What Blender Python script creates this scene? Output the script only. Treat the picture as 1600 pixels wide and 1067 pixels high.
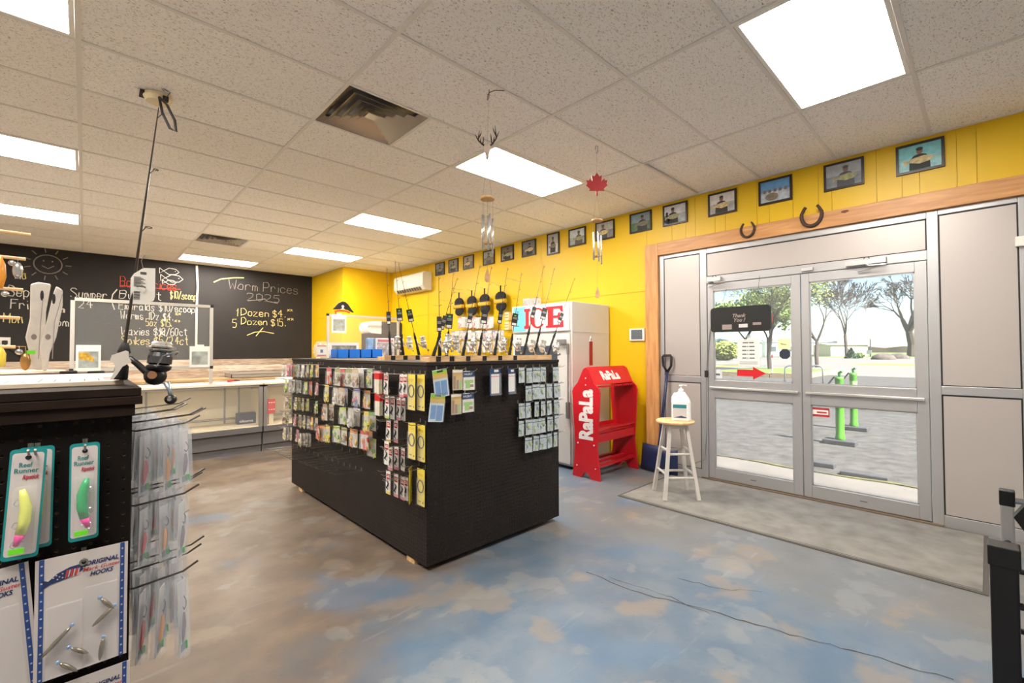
import bpy, math, random
import numpy as np
from mathutils import Vector, Matrix
random.seed(7)
SC = bpy.context.scene
COL = SC.collection
for _o in list(bpy.data.objects): bpy.data.objects.remove(_o)

# ------------------------------------------------------------------ camera
CAM_H, FPX, YAW, PITCH, ROLL = 1.34, 704.19, .7589, .0209, -.0024
_r0 = Vector((math.cos(YAW), -math.sin(YAW), 0)); _f0 = Vector((math.sin(YAW), math.cos(YAW), 0)); _z0 = Vector((0, 0, 1))
CF = _f0 * math.cos(PITCH) + _z0 * math.sin(PITCH)
_u2 = -_f0 * math.sin(PITCH) + _z0 * math.cos(PITCH)
CR = _r0 * math.cos(ROLL) + _u2 * math.sin(ROLL)
CU = -_r0 * math.sin(ROLL) + _u2 * math.cos(ROLL)
CP = Vector((0, 0, CAM_H))
cd = bpy.data.cameras.new('camera'); cam = bpy.data.objects.new('camera', cd); COL.objects.link(cam)
cd.sensor_width = 36; cd.lens = FPX / 1600 * 36; cd.clip_start = .02; cd.clip_end = 2000
cam.matrix_world = Matrix(((CR.x, CU.x, -CF.x, CP.x), (CR.y, CU.y, -CF.y, CP.y), (CR.z, CU.z, -CF.z, CP.z), (0, 0, 0, 1)))
SC.camera = cam

# ------------------------------------------------------------------ world, sun, exposure
w = bpy.data.worlds.new('world'); SC.world = w; w.use_nodes = True
nt = w.node_tree; sky = nt.nodes.new('ShaderNodeTexSky'); sky.sky_type = 'NISHITA'
sky.sun_disc = False; sky.sun_elevation = math.radians(48); sky.sun_rotation = math.radians(180)
sky.air_density = 1.0; sky.dust_density = .3; sky.ozone_density = 1.6
nt.links.new(sky.outputs[0], nt.nodes['Background'].inputs[0]); nt.nodes['Background'].inputs[1].default_value = .07
sd = bpy.data.lights.new('sun_offscreen', 'SUN'); sd.energy = 7.0; sd.angle = math.radians(6); sd.color = (1, .95, .86)
sun = bpy.data.objects.new('sun_offscreen', sd); COL.objects.link(sun); sun.rotation_euler = (math.radians(40), 0, math.radians(-10))
LAMP = 13.0          # emission of the ceiling light diffusers
SC.view_settings.view_transform = 'Standard'; SC.view_settings.look = 'None'
SC.view_settings.gamma = 1; SC.view_settings.use_curve_mapping = False
SC.view_settings.exposure = 1.8

# ------------------------------------------------------------------ pixel -> place helpers (a pixel is a direction; a plane gives the distance)
def ray(x, y): return CF + CR * ((x - 800) / FPX) + CU * ((533.5 - y) / FPX)
def onX(x, y, v): d = ray(x, y); return CP + d * ((v - CP.x) / d.x)
def onY(x, y, v): d = ray(x, y); return CP + d * ((v - CP.y) / d.y)
def onZ(x, y, v): d = ray(x, y); return CP + d * ((v - CP.z) / d.z)
def zat(X, Y, py):                      # height above (X, Y) whose pixel row is py
    lo, hi = -5, 30
    for _ in range(50):
        m = (lo + hi) / 2; v = Vector((X, Y, m)) - CP
        if 533.5 - FPX * v.dot(CU) / v.dot(CF) > py: lo = m
        else: hi = m
    return (lo + hi) / 2

# ------------------------------------------------------------------ materials
def lin(c):
    return tuple(((v / 255) / 12.92 if v / 255 <= .04045 else ((v / 255 + .055) / 1.055) ** 2.4) for v in c) + (1,)
MATS = {}
def mat(name, rgb=(200, 200, 200), rough=.5, metal=0, emit=0, noise=0, nscale=20, bump=0, bscale=60, alpha=1, trans=0, coat=0, spec=.5):
    if name in MATS: return MATS[name]
    m = bpy.data.materials.new(name); m.use_nodes = True; MATS[name] = m
    n = m.node_tree; b = n.nodes['Principled BSDF']; c = lin(rgb)
    b.inputs['Base Color'].default_value = c; b.inputs['Roughness'].default_value = rough; b.inputs['Metallic'].default_value = metal
    b.inputs['Specular IOR Level'].default_value = spec
    if coat: b.inputs['Coat Weight'].default_value = coat; b.inputs['Coat Roughness'].default_value = .1
    if trans: b.inputs['Transmission Weight'].default_value = trans; b.inputs['IOR'].default_value = 1.1
    if emit: b.inputs['Emission Color'].default_value = c; b.inputs['Emission Strength'].default_value = emit
    if noise or bump:
        g = n.nodes.new('ShaderNodeNewGeometry')
    if noise:
        t = n.nodes.new('ShaderNodeTexNoise'); t.inputs['Scale'].default_value = nscale; t.inputs['Detail'].default_value = 6
        n.links.new(g.outputs['Position'], t.inputs['Vector'])
        mx = n.nodes.new('ShaderNodeMix'); mx.data_type = 'RGBA'
        mx.inputs[6].default_value = tuple(v * (1 - noise) for v in c[:3]) + (1,); mx.inputs[7].default_value = tuple(min(1, v * (1 + noise)) for v in c[:3]) + (1,)
        cr = n.nodes.new('ShaderNodeMapRange'); cr.inputs[1].default_value = .32; cr.inputs[2].default_value = .68; n.links.new(t.outputs['Fac'], cr.inputs[0])
        n.links.new(cr.outputs[0], mx.inputs[0]); n.links.new(mx.outputs[2], b.inputs['Base Color'])
    if bump:
        t2 = n.nodes.new('ShaderNodeTexNoise'); t2.inputs['Scale'].default_value = bscale; t2.inputs['Detail'].default_value = 5
        n.links.new(g.outputs['Position'], t2.inputs['Vector'])
        bp = n.nodes.new('ShaderNodeBump'); bp.inputs['Strength'].default_value = bump; bp.inputs['Distance'].default_value = .01
        n.links.new(t2.outputs['Fac'], bp.inputs['Height']); n.links.new(bp.outputs[0], b.inputs['Normal'])
    return m
def film(name, rgb=(235, 240, 245), op=.2, rough=.08):          # clear plastic / glass sheet
    if name in MATS: return MATS[name]
    m = bpy.data.materials.new(name); m.use_nodes = True; MATS[name] = m
    n = m.node_tree; n.nodes.clear()
    o = n.nodes.new('ShaderNodeOutputMaterial'); t = n.nodes.new('ShaderNodeBsdfTransparent'); g = n.nodes.new('ShaderNodeBsdfPrincipled')
    g.inputs['Base Color'].default_value = lin(rgb); g.inputs['Roughness'].default_value = rough
    x = n.nodes.new('ShaderNodeMixShader'); x.inputs[0].default_value = op
    n.links.new(t.outputs[0], x.inputs[1]); n.links.new(g.outputs[0], x.inputs[2]); n.links.new(x.outputs[0], o.inputs[0])
    return m
def wood(name, a, b_, scale=6, axis=(1, 12, 12), rough=.6, spec=.4):
    if name in MATS: return MATS[name]
    m = bpy.data.materials.new(name); m.use_nodes = True; MATS[name] = m
    n = m.node_tree; b = n.nodes['Principled BSDF']; b.inputs['Roughness'].default_value = rough; b.inputs['Specular IOR Level'].default_value = spec
    g = n.nodes.new('ShaderNodeNewGeometry'); mp = n.nodes.new('ShaderNodeMapping'); mp.inputs['Scale'].default_value = axis
    t = n.nodes.new('ShaderNodeTexNoise'); t.inputs['Scale'].default_value = scale; t.inputs['Detail'].default_value = 8; t.inputs['Distortion'].default_value = .6
    r = n.nodes.new('ShaderNodeValToRGB'); r.color_ramp.elements[0].position = .3; r.color_ramp.elements[1].position = .7
    r.color_ramp.elements[0].color = lin(a); r.color_ramp.elements[1].color = lin(b_)
    n.links.new(g.outputs['Position'], mp.inputs[0]); n.links.new(mp.outputs[0], t.inputs['Vector']); n.links.new(t.outputs['Fac'], r.inputs[0]); n.links.new(r.outputs[0], b.inputs['Base Color'])
    return m

# ------------------------------------------------------------------ mesh builder
WORLD = set()
class MB:
    def __init__(s): s.v = []; s.f = []; s.mi = []; s.M = None
    def add(s, vs, fs, m=0):
        o = len(s.v)
        if s.M is not None: vs = [s.M @ Vector(p) for p in vs]
        s.v += [tuple(p) for p in vs]; s.f += [tuple(i + o for i in f) for f in fs]; s.mi += [m] * len(fs); return s
    def box(s, x0, x1, y0, y1, z0, z1, m=0):
        vs = [(x, y, z) for x in (x0, x1) for y in (y0, y1) for z in (z0, z1)]
        return s.add(vs, [(0, 1, 3, 2), (4, 6, 7, 5), (0, 4, 5, 1), (2, 3, 7, 6), (0, 2, 6, 4), (1, 5, 7, 3)], m)
    def tube(s, pts, r, n=8, m=0, cap=True):
        pts = [Vector(p) for p in pts]; k = len(pts); rs = r if isinstance(r, (list, tuple)) else [r] * k
        vs = []; nx = None
        for i, p in enumerate(pts):
            d = (pts[min(i + 1, k - 1)] - pts[max(i - 1, 0)])
            d = d.normalized() if d.length > 1e-9 else Vector((0, 0, 1))
            if nx is None:
                nx = d.cross(Vector((0, 0, 1)) if abs(d.z) < .9 else Vector((1, 0, 0))).normalized()
            else:
                nx = (nx - d * nx.dot(d)); nx = nx.normalized() if nx.length > 1e-6 else d.orthogonal().normalized()
            ny = d.cross(nx)
            vs += [p + (nx * math.cos(2 * math.pi * j / n) + ny * math.sin(2 * math.pi * j / n)) * rs[i] for j in range(n)]
        fs = [(i * n + j, i * n + (j + 1) % n, (i + 1) * n + (j + 1) % n, (i + 1) * n + j) for i in range(k - 1) for j in range(n)]
        if cap: fs += [tuple(range(n))[::-1], tuple((k - 1) * n + j for j in range(n))]
        return s.add(vs, fs, m)
    def lathe(s, prof, c=(0, 0, 0), n=20, m=0, axis='Z'):
        vs = []
        for r, z in prof:
            for j in range(n):
                a = 2 * math.pi * j / n; p = (r * math.cos(a), r * math.sin(a), z)
                if axis == 'X': p = (p[2], p[0], p[1])
                if axis == 'Y': p = (p[0], p[2], p[1])
                vs.append((p[0] + c[0], p[1] + c[1], p[2] + c[2]))
        k = len(prof)
        fs = [(i * n + j, i * n + (j + 1) % n, (i + 1) * n + (j + 1) % n, (i + 1) * n + j) for i in range(k - 1) for j in range(n)]
        fs += [tuple(range(n))[::-1], tuple((k - 1) * n + j for j in range(n))]
        return s.add(vs, fs, m)
    def prism(s, poly, a, b, plane='XZ', m=0):
        f3 = {'XZ': lambda u, v, t: (u, t, v), 'YZ': lambda u, v, t: (t, u, v), 'XY': lambda u, v, t: (u, v, t)}[plane]
        n = len(poly); vs = [f3(u, v, a) for u, v in poly] + [f3(u, v, b) for u, v in poly]
        return s.add(vs, [tuple(range(n)), tuple(range(n, 2 * n))[::-1]] + [(i, i + n, (i + 1) % n + n, (i + 1) % n) for i in range(n)], m)
    def ball(s, c, r, n=10, m=0, sc=(1, 1, 1)):
        k = max(4, n // 2); prof = [(max(1e-4, math.sin(math.pi * i / k)) , -math.cos(math.pi * i / k)) for i in range(k + 1)]
        vs = [(c[0] + p * math.cos(2 * math.pi * j / n) * r * sc[0], c[1] + p * math.sin(2 * math.pi * j / n) * r * sc[1], c[2] + z * r * sc[2]) for p, z in prof for j in range(n)]
        return s.add(vs, [(i * n + j, i * n + (j + 1) % n, (i + 1) * n + (j + 1) % n, (i + 1) * n + j) for i in range(k) for j in range(n)], m)
    def mesh(s, name, mats):
        me = bpy.data.meshes.new(name); me.from_pydata(s.v, [], s.f)
        for q in (mats if isinstance(mats, (list, tuple)) else [mats]): me.materials.append(q)
        if any(s.mi): me.polygons.foreach_set('material_index', s.mi)
        me.validate(); me.update(); return me
    def build(s, name, mats, parent=None, bevel=0, smooth=False, seg=2):
        o = bpy.data.objects.new(name, s.mesh(name, mats)); return place(o, parent, bevel, smooth, seg)
def place(o, parent=None, bevel=0, smooth=False, seg=2):
    COL.objects.link(o)
    if parent is not None:
        o.parent = parent
        if parent.name in WORLD: o.matrix_parent_inverse = Matrix.Translation(-Vector(parent.location))
    if smooth: o.data.polygons.foreach_set('use_smooth', [True] * len(o.data.polygons))
    if bevel:
        b = o.modifiers.new('bevel', 'BEVEL'); b.width = bevel; b.segments = seg; b.limit_method = 'ANGLE'; b.angle_limit = math.radians(40)
    return o
def tag(o, label, cat, group=None):
    o['label'] = label; o['category'] = cat
    if group: o['group'] = group
    return o
def thing(name, label, cat, loc=(0, 0, 0), group=None, world=True):     # Empty at the base; parts come in world coordinates when world
    o = bpy.data.objects.new(name, None); COL.objects.link(o); o.location = loc; o.empty_display_size = .1
    if world: WORLD.add(o.name)
    return tag(o, label, cat, group)
def struct(o): o['kind'] = 'structure'; return o
def stuff(o): o['kind'] = 'stuff'; return o
def bx(name, m, x0, x1, y0, y1, z0, z1, parent=None, bevel=0): return MB().box(x0, x1, y0, y1, z0, z1).build(name, m, parent, bevel)

_tc = {}
def text(s, m, o, right, up, h, parent=None, name='lettering', sx=1, bold=0, depth=.0006, align='LEFT', shear=0, fit=None):
    """flat lettering: o = origin, right / up = axes on the surface, h = cap height"""
    key = (s, bold, align, shear, sx, depth, m.name, h, fit)
    if key not in _tc:
        cu = bpy.data.curves.new('t', 'FONT'); cu.body = s; cu.align_x = align; cu.offset = bold; cu.shear = shear; cu.resolution_u = 3; cu.size = 1
        ob = bpy.data.objects.new('t', cu); COL.objects.link(ob)
        dg = bpy.context.evaluated_depsgraph_get(); me = bpy.data.meshes.new_from_object(ob.evaluated_get(dg)); bpy.data.objects.remove(ob)
        k = h / .69
        if fit: xs_ = [v.co.x for v in me.vertices]; sx = fit / ((max(xs_) - min(xs_)) * k)
        me.transform(Matrix.Diagonal((k * sx, k, 1, 1))); me.materials.clear(); me.materials.append(m); _tc[key] = me
    ob = bpy.data.objects.new(name, _tc[key]); R = Vector(right).normalized(); U = Vector(up).normalized(); N = R.cross(U)
    O = Vector(o) + N * depth
    if parent is not None and parent.name in WORLD: O = O - Vector(parent.location)
    ob.matrix_local = Matrix(((R.x, U.x, N.x, O.x), (R.y, U.y, N.y, O.y), (R.z, U.z, N.z, O.z), (0, 0, 0, 1)))
    COL.objects.link(ob)
    if parent is not None: ob.parent = parent
    return ob
# ================================================================== SETTING
CE = 3.01; XW = 4.76; YB = 10.4; XL = -3.6; YF = -3.2
GX, GY, TX, TY = 1.1738, 2.1078, 1.2192, .6096
def gx(i): return GX + TX * i
def gy(j): return GY + TY * j

# ---- floor: worn blue paint over tan concrete
def floor_material():
    m = bpy.data.materials.new('worn_painted_concrete'); m.use_nodes = True; n = m.node_tree; b = n.nodes['Principled BSDF']
    L = n.links.new; g = n.nodes.new('ShaderNodeNewGeometry')
    def noise(sc, det=6, dist=0, vec=None):
        t = n.nodes.new('ShaderNodeTexNoise'); t.inputs['Scale'].default_value = sc; t.inputs['Detail'].default_value = det; t.inputs['Distortion'].default_value = dist
        L(vec or g.outputs['Position'], t.inputs['Vector']); return t.outputs['Fac']
    def ramp(x, a, b2):
        r = n.nodes.new('ShaderNodeMapRange'); r.interpolation_type = 'SMOOTHSTEP'; r.inputs[1].default_value = a; r.inputs[2].default_value = b2; L(x, r.inputs[0]); return r.outputs[0]
    def mth(op, a, c):
        q = n.nodes.new('ShaderNodeMath'); q.operation = op
        for k, v in enumerate((a, c)):
            if isinstance(v, (int, float)): q.inputs[k].default_value = v
            else: L(v, q.inputs[k])
        return q.outputs[0]
    def mix(f, a, c):
        q = n.nodes.new('ShaderNodeMix'); q.data_type = 'RGBA'
        if isinstance(f, (int, float)): q.inputs[0].default_value = f
        else: L(f, q.inputs[0])
        for k, v in ((6, a), (7, c)):
            if isinstance(v, tuple): q.inputs[k].default_value = lin(v)
            else: L(v, q.inputs[k])
        return q.outputs[2]
    sp = n.nodes.new('ShaderNodeSeparateXYZ'); L(g.outputs['Position'], sp.inputs[0])
    X, Y = sp.outputs[0], sp.outputs[1]
    blue = mix(ramp(noise(5, 13), .35, .68), (86, 105, 125), (107, 119, 132))
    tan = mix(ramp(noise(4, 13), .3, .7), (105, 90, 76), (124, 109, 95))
    grey = mix(noise(4, 8), (102, 102, 102), (120, 120, 120))
    # tracked-in dirt plus painted-in warm light tint, left of the island and behind it
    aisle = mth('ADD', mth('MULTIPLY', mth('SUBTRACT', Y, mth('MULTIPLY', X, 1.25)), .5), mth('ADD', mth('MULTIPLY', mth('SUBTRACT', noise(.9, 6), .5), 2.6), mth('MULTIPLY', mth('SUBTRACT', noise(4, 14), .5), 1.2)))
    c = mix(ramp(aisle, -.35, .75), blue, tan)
    # scuffed, worn-through strip in front of the entrance mat
    ent = mth('ADD', mth('SUBTRACT', X, 2.75), mth('MULTIPLY', mth('SUBTRACT', noise(1.1, 5), .5), 2.2))
    c = mix(mth('MULTIPLY', ramp(ent, -.5, .7), ramp(mth('SUBTRACT', 3.2, Y), -.3, 1.2)), c, grey)
    # flaked patches showing bare concrete, patches of fresh blue
    c = mix(mth('MULTIPLY', ramp(noise(2.2, 15, .15), .56, .62), .5), c, (141, 126, 109))
    c = mix(mth('MULTIPLY', ramp(noise(1.3, 14, .2, None), .54, .66), .5), c, (73, 109, 142))
    c = mix(mth('MULTIPLY', ramp(noise(2.9, 15, .2, None), .58, .63), .35), c, (141, 141, 139))
    st = n.nodes.new('ShaderNodeMapping'); st.inputs['Scale'].default_value = (1.2, 9, 1); st.inputs['Rotation'].default_value = (0, 0, .35); L(g.outputs['Position'], st.inputs[0])
    c = mix(mth('MULTIPLY', ramp(noise(1.5, 9, 0, st.outputs[0]), .62, .74), .22), c, (167, 168, 168))
    c = mix(mth('MULTIPLY', ramp(noise(45, 3), .66, .72), .3), c, (78, 73, 67))
    L(c, b.inputs['Base Color'])
    L(mth('ADD', .24, mth('MULTIPLY', noise(5, 6), .35)), b.inputs['Roughness'])
    bp = n.nodes.new('ShaderNodeBump'); bp.inputs['Strength'].default_value = .25; bp.inputs['Distance'].default_value = .004
    L(mth('ADD', noise(14, 10), mth('MULTIPLY', noise(90, 3), .3)), bp.inputs['Height']); L(bp.outputs[0], b.inputs['Normal'])
    return m
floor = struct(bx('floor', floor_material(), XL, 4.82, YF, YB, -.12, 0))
M_crack = mat('crack', (70, 66, 62), .9)
def crack(pts, wd):
    mb = MB(); P = []
    for (a, b) in zip(pts[:-1], pts[1:]):
        A = onZ(*a, 0); B_ = onZ(*b, 0)
        for k in range(6): P.append(A.lerp(B_, k / 6) + Vector((random.uniform(-.012, .012), random.uniform(-.012, .012), 0)))
    P.append(B_); vs = []
    for i, p in enumerate(P):
        d = (P[min(i + 1, len(P) - 1)] - P[max(0, i - 1)]).normalized(); q = Vector((-d.y, d.x, 0)) * wd * random.uniform(.3, 1); vs += [(p + q)[:2] + (.0012,), (p - q)[:2] + (.0012,)]
    mb.add(vs, [(2 * i, 2 * i + 1, 2 * i + 3, 2 * i + 2) for i in range(len(P) - 1)]); mb.build('floor_crack', M_crack, floor)
crack([(915, 893), (1000, 926), (1150, 966), (1250, 995), (1350, 1022), (1490, 1062)], .005)
crack([(1060, 905), (1130, 920), (1190, 925)], .003)
crack([(950, 900), (1040, 930), (1110, 960)], .003)

# ---- ceiling: tiles in a T-bar grid
def tile_material():
    m = bpy.data.materials.new('fissured_ceiling_tile'); m.use_nodes = True; n = m.node_tree; b = n.nodes['Principled BSDF']; b.inputs['Roughness'].default_value = .95
    L = n.links.new; g = n.nodes.new('ShaderNodeNewGeometry')
    oi = n.nodes.new('ShaderNodeObjectInfo')
    mp = n.nodes.new('ShaderNodeMapping'); mp.inputs['Scale'].default_value = (1, 1.9, 1); mp.inputs['Rotation'].default_value = (0, 0, .5); L(g.outputs['Position'], mp.inputs[0])
    t = n.nodes.new('ShaderNodeTexNoise'); t.inputs['Scale'].default_value = 78; t.inputs['Detail'].default_value = 1.5; t.inputs['Distortion'].default_value = 1.2; L(mp.outputs[0], t.inputs['Vector'])
    r = n.nodes.new('ShaderNodeMapRange'); r.interpolation_type = 'SMOOTHSTEP'; r.inputs[1].default_value = .59; r.inputs[2].default_value = .66; L(t.outputs['Fac'], r.inputs[0])
    t2 = n.nodes.new('ShaderNodeTexNoise'); t2.inputs['Scale'].default_value = 1.1; L(g.outputs['Position'], t2.inputs['Vector'])
    m1 = n.nodes.new('ShaderNodeMix'); m1.data_type = 'RGBA'; m1.inputs[6].default_value = lin((243, 241, 238)); m1.inputs[7].default_value = lin((249, 248, 247)); L(oi.outputs['Random'], m1.inputs[0])
    m2 = n.nodes.new('ShaderNodeMix'); m2.data_type = 'RGBA'; m2.inputs[7].default_value = lin((150, 140, 130)); L(m1.outputs[2], m2.inputs[6])
    q = n.nodes.new('ShaderNodeMath'); q.operation = 'MULTIPLY'; q.inputs[1].default_value = .7; L(r.outputs[0], q.inputs[0]); L(q.outputs[0], m2.inputs[0])
    L(m2.outputs[2], b.inputs['Base Color'])
    bp = n.nodes.new('ShaderNodeBump'); bp.invert = True; bp.inputs['Strength'].default_value = .5; bp.inputs['Distance'].default_value = .004; L(r.outputs[0], bp.inputs['Height']); L(bp.outputs[0], b.inputs['Normal'])
    return m
M_tile = tile_material(); M_bar = mat('ceiling_bar_white', (226, 224, 220), .5); M_plenum = mat('plenum_board', (170, 166, 160), .9)
ceiling = struct(bx('ceiling', M_plenum, XL, XW + .15, YF, YB + .15, CE + .06, CE + .16))
LIGHTS = {(1, -3): 'recessed panel light over the entrance mat in front of the doors', (1, 1): 'recessed panel light behind the antler wind chime',
          (1, 5): 'recessed panel light over the far half of the black island', (1, 9): 'recessed panel light nearest the yellow corner column',
          (0, 12): 'recessed panel light closest to the chalkboard wall', (-2, 1): 'recessed panel light over the near black display stand',
          (-2, 5): 'recessed panel light between the smoke detector and the chalkboard', (-2, 9): 'recessed panel light in front of the chalk sun drawing',
          (-2, -3): 'recessed panel light pairing the one over the entrance mat'}
VENTS = {(0, 1): 1, (0, 9): 1}
tile_me = {}
def tile(x0, x1, y0, y1, slip=0):
    k = (round(x1 - x0, 3), round(y1 - y0, 3))
    if k not in tile_me: tile_me[k] = MB().box(-k[0] / 2, k[0] / 2, -k[1] / 2, k[1] / 2, 0, .015).mesh('ceiling_tile', M_tile)
    o = bpy.data.objects.new('ceiling_tile', tile_me[k]); COL.objects.link(o); o.parent = ceiling
    o.location = ((x0 + x1) / 2, (y0 + y1) / 2, CE + .003 + random.uniform(0, .003)); o.rotation_euler = (random.gauss(0, .0022), random.gauss(0, .0016), 0)
    if slip: o.location.z += .012; o.rotation_euler = (.022, .004, 0)
xs = [XL] + [gx(i) for i in range(-3, 3)] + [XW]; ys = [YF] + [gy(j) for j in range(-8, 14)] + [YB]
for a in range(len(xs) - 1):
    i = a - 4
    for c in range(len(ys) - 1):
        j = c - 9
        x0, x1, y0, y1 = xs[a] + .004, xs[a + 1] - .004, ys[c] + .004, ys[c + 1] - .004
        if (i, j) in LIGHTS: continue
        if (i, j) in VENTS: x0 = (xs[a] + xs[a + 1]) / 2 + .004
        tile(x0, x1, y0, y1, (i, j) == (2, -1))
for x in xs[1:-1]: bx('ceiling_grid_bar', M_bar, x - .012, x + .012, YF, YB, CE - .001, CE + .02, ceiling)
for y in ys[1:-1]: bx('ceiling_grid_bar', M_bar, XL, XW, y - .011, y + .011, CE - .0005, CE + .018, ceiling)
for (i, j) in VENTS: bx('ceiling_grid_bar', M_bar, gx(i + .5) - .011, gx(i + .5) + .011, gy(j), gy(j + 1), CE - .0005, CE + .018, ceiling)
bx('ceiling_grid_bar', M_bar, XW - .025, XW, YF, YB, CE - .001, CE + .018, ceiling)
M_diff = mat('light_diffuser', (255, 247, 236), .5, emit=LAMP); M_lframe = mat('light_frame', (238, 238, 236), .4)
for (i, j), lab in LIGHTS.items():
    x0, x1, y0, y1 = gx(i), gx(i + 1), gy(j), gy(j + 1)
    t = thing('ceiling_light_offscreen' if (i, j) == (-2, -3) else 'ceiling_light', lab, 'ceiling light', ((x0 + x1) / 2, (y0 + y1) / 2, CE), 'recessed ceiling panel lights')
    mb = MB(); e = .014; f = .035
    mb.box(x0 + e, x0 + f, y0 + e, y1 - e, CE, CE + .03).box(x1 - f, x1 - e, y0 + e, y1 - e, CE, CE + .03).box(x0 + f, x1 - f, y0 + e, y0 + f, CE, CE + .03).box(x0 + f, x1 - f, y1 - f, y1 - e, CE, CE + .03)
    mb.build('frame', M_lframe, t); bx('diffuser', M_diff, x0 + f, x1 - f, y0 + f, y1 - f, CE + .006, CE + .012, t)
M_vent = mat('vent_metal', (176, 168, 158), .25, .8); M_ventd = mat('duct_galvanised', (150, 150, 150), .5, .5)
def vent(i, j, lab):
    x0, y0 = gx(i) + .014, gy(j) + .014; s = .582; cx, cy = x0 + s / 2, y0 + s / 2
    t = thing('ceiling_vent', lab, 'air vent', (cx, cy, CE))
    bx('duct_back', M_ventd, x0, x0 + s, y0, y0 + s, CE + .05, CE + .056, t)
    for k, r in enumerate((.5, .40, .30, .20, .125)):
        ro, ri, z0 = r * s, (r - .085) * s, CE + .002
        A = [(cx + sx * ro, cy + sy * ro, z0) for sx, sy in ((-1, -1), (1, -1), (1, 1), (-1, 1))]; B_ = [(cx + sx * ri, cy + sy * ri, z0 + .03) for sx, sy in ((-1, -1), (1, -1), (1, 1), (-1, 1))]
        C_ = [(p[0], p[1], p[2] + .002) for p in A]; D = [(p[0], p[1], p[2] + .002) for p in B_]
        MB().add(A + B_ + C_ + D, [(q, (q + 1) % 4, 4 + (q + 1) % 4, 4 + q) for q in range(4)] + [(8 + q, 12 + q, 12 + (q + 1) % 4, 8 + (q + 1) % 4) for q in range(4)] + [(q, 8 + q, 8 + (q + 1) % 4, (q + 1) % 4) for q in range(4)]).build('louvre' if k else 'vent_frame', M_vent, t)
    bx('centre_plate', M_vent, cx - .04, cx + .04, cy - .04, cy + .04, CE + .016, CE + .02, t)
vent(0, 1, 'square metal louvred ceiling vent with yellow reflections, beside the antler chime'); vent(0, 9, 'square louvred ceiling vent in front of the chalkboard')

# ---- walls
M_yel = mat('yellow_wall_paint', (222, 182, 3), .45, noise=.03, nscale=1.2); M_yelin = M_yel
M_white = mat('white_wall_paint', (230, 227, 220), .6)
struct(bx('wall_left', M_white, XL - .12, XL, YF, YB, 0, CE + .1));  struct(bx('wall_front', M_white, XL, 4.9, YF - .12, YF, 0, CE + .1))
wr = struct(MB().box(XW + .015, XW + .12, 2.72, YB, 0, CE + .1).box(XW + .015, XW + .12, YF, 2.72, 2.55, CE + .1).box(XW + .015, XW + .12, YF, -1.35, 0, 2.55).build('wall_right', M_yelin))
yy = 2.72                                                       # sheet panelling, vertical and horizontal joints
for a, b in ((2.72, 4.40), (4.40, 5.62), (5.62, 6.84), (6.84, 7.34), (7.348, 8.56), (8.56, 8.75)):
    for z0, z1 in ((0, 2.035), (2.039, CE)): bx('wall_panel', M_yel, XW, XW + .02, a + .0015, b - .0015, z0, z1, wr)
y = 2.72
for wdt in [.31, .16, .105, .21, .105, .30, .11, .20, .20, .10, .31, .16, .105, .21, .105, .30, .11, .20, .20, .4, .3, .3, .3, .3, .3, .3]:
    if y < -2.9: break
    bx('wall_panel', M_yel, XW, XW + .02, max(YF, y - wdt) + .0012, y - .0012, 2.40, CE, wr); y -= wdt
bx('wall_panel', M_yel, XW, XW + .02, YF, -1.35, 0, 2.40, wr)
# chalkboard wall with plank wainscot
M_board = mat('chalkboard_black', (26, 20, 18), .7, noise=.22, nscale=1.3, bump=.05, bscale=8)
wb = struct(bx('wall_back', mat('wall_back_white', (205, 196, 182), .7), XL, XW + .12, YB + .015, YB + .13, 0, CE + .1))
bx('chalkboard_panel', M_board, XL, 3.69, YB, YB + .016, 1.19, CE, wb)
for k in range(9):
    z0 = 1.19 - .118 * (k + 1); x = XL + random.uniform(-.8, 0)
    while x < 3.69:
        L_ = random.uniform(1.0, 1.9); nm = wood(f'whitewashed_plank_{(k + int(x * 3)) % 4}', [(150, 128, 108), (128, 108, 92), (168, 148, 128), (140, 116, 96)][(k + int(x * 3)) % 4], [(214, 200, 184), (190, 172, 154), (226, 214, 200), (200, 184, 166)][(k + int(x * 3)) % 4], 4, (1.5, 8, 14))
        bx('plank', nm, max(XL, x) + .002, min(3.69, x + L_) - .002, YB - .012 - random.uniform(0, .006), YB + .015, z0 + .002, z0 + .116, wb); x += L_
# corner column
wc = struct(bx('wall_corner', M_yelin, 3.70, XW, 8.76, YB, 0, CE + .05))
for z0, z1 in ((0, 2.035), (2.039, CE)):
    bx('wall_panel', M_yel, 3.685, 3.70, 8.745, YB - .001, z0, z1, wc); bx('wall_panel', M_yel, 3.70, XW - .001, 8.745, 8.76, z0, z1, wc)

# ---- entrance: timber casing, aluminium frame, infill panels, two glazed doors
M_pine = wood('pine_casing', (176, 122, 74), (214, 160, 104), 3, (6, 1, 9), .45); M_pinev = wood('pine_casing_upright', (176, 122, 74), (214, 160, 104), 3, (8, 8, 1), .45)
M_alu = mat('aluminium_frame', (178, 178, 180), .38, .55); M_inf = mat('infill_panel_grey', (180, 173, 169), .4, .25); M_seal = mat('black_seal', (28, 24, 22), .6); M_glass = film('door_glass', (225, 235, 240), .06, .02)
struct(bx('trim_1', M_pinev, 4.70, XW + .03, 2.555, 2.715, 0, 2.555, bevel=.004)); struct(bx('trim_2', M_pine, 4.70, XW + .03, -1.35, 2.555, 2.415, 2.555, bevel=.004))
fr = MB(); X0, X1 = 4.735, 4.80
for a, b in ((2.50, 2.555), (2.02, 2.09), (.245, .31), (-.235, -.165), (-1.35, -1.29)): fr.box(X0, X1, a, b, 0, 2.415)
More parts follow.
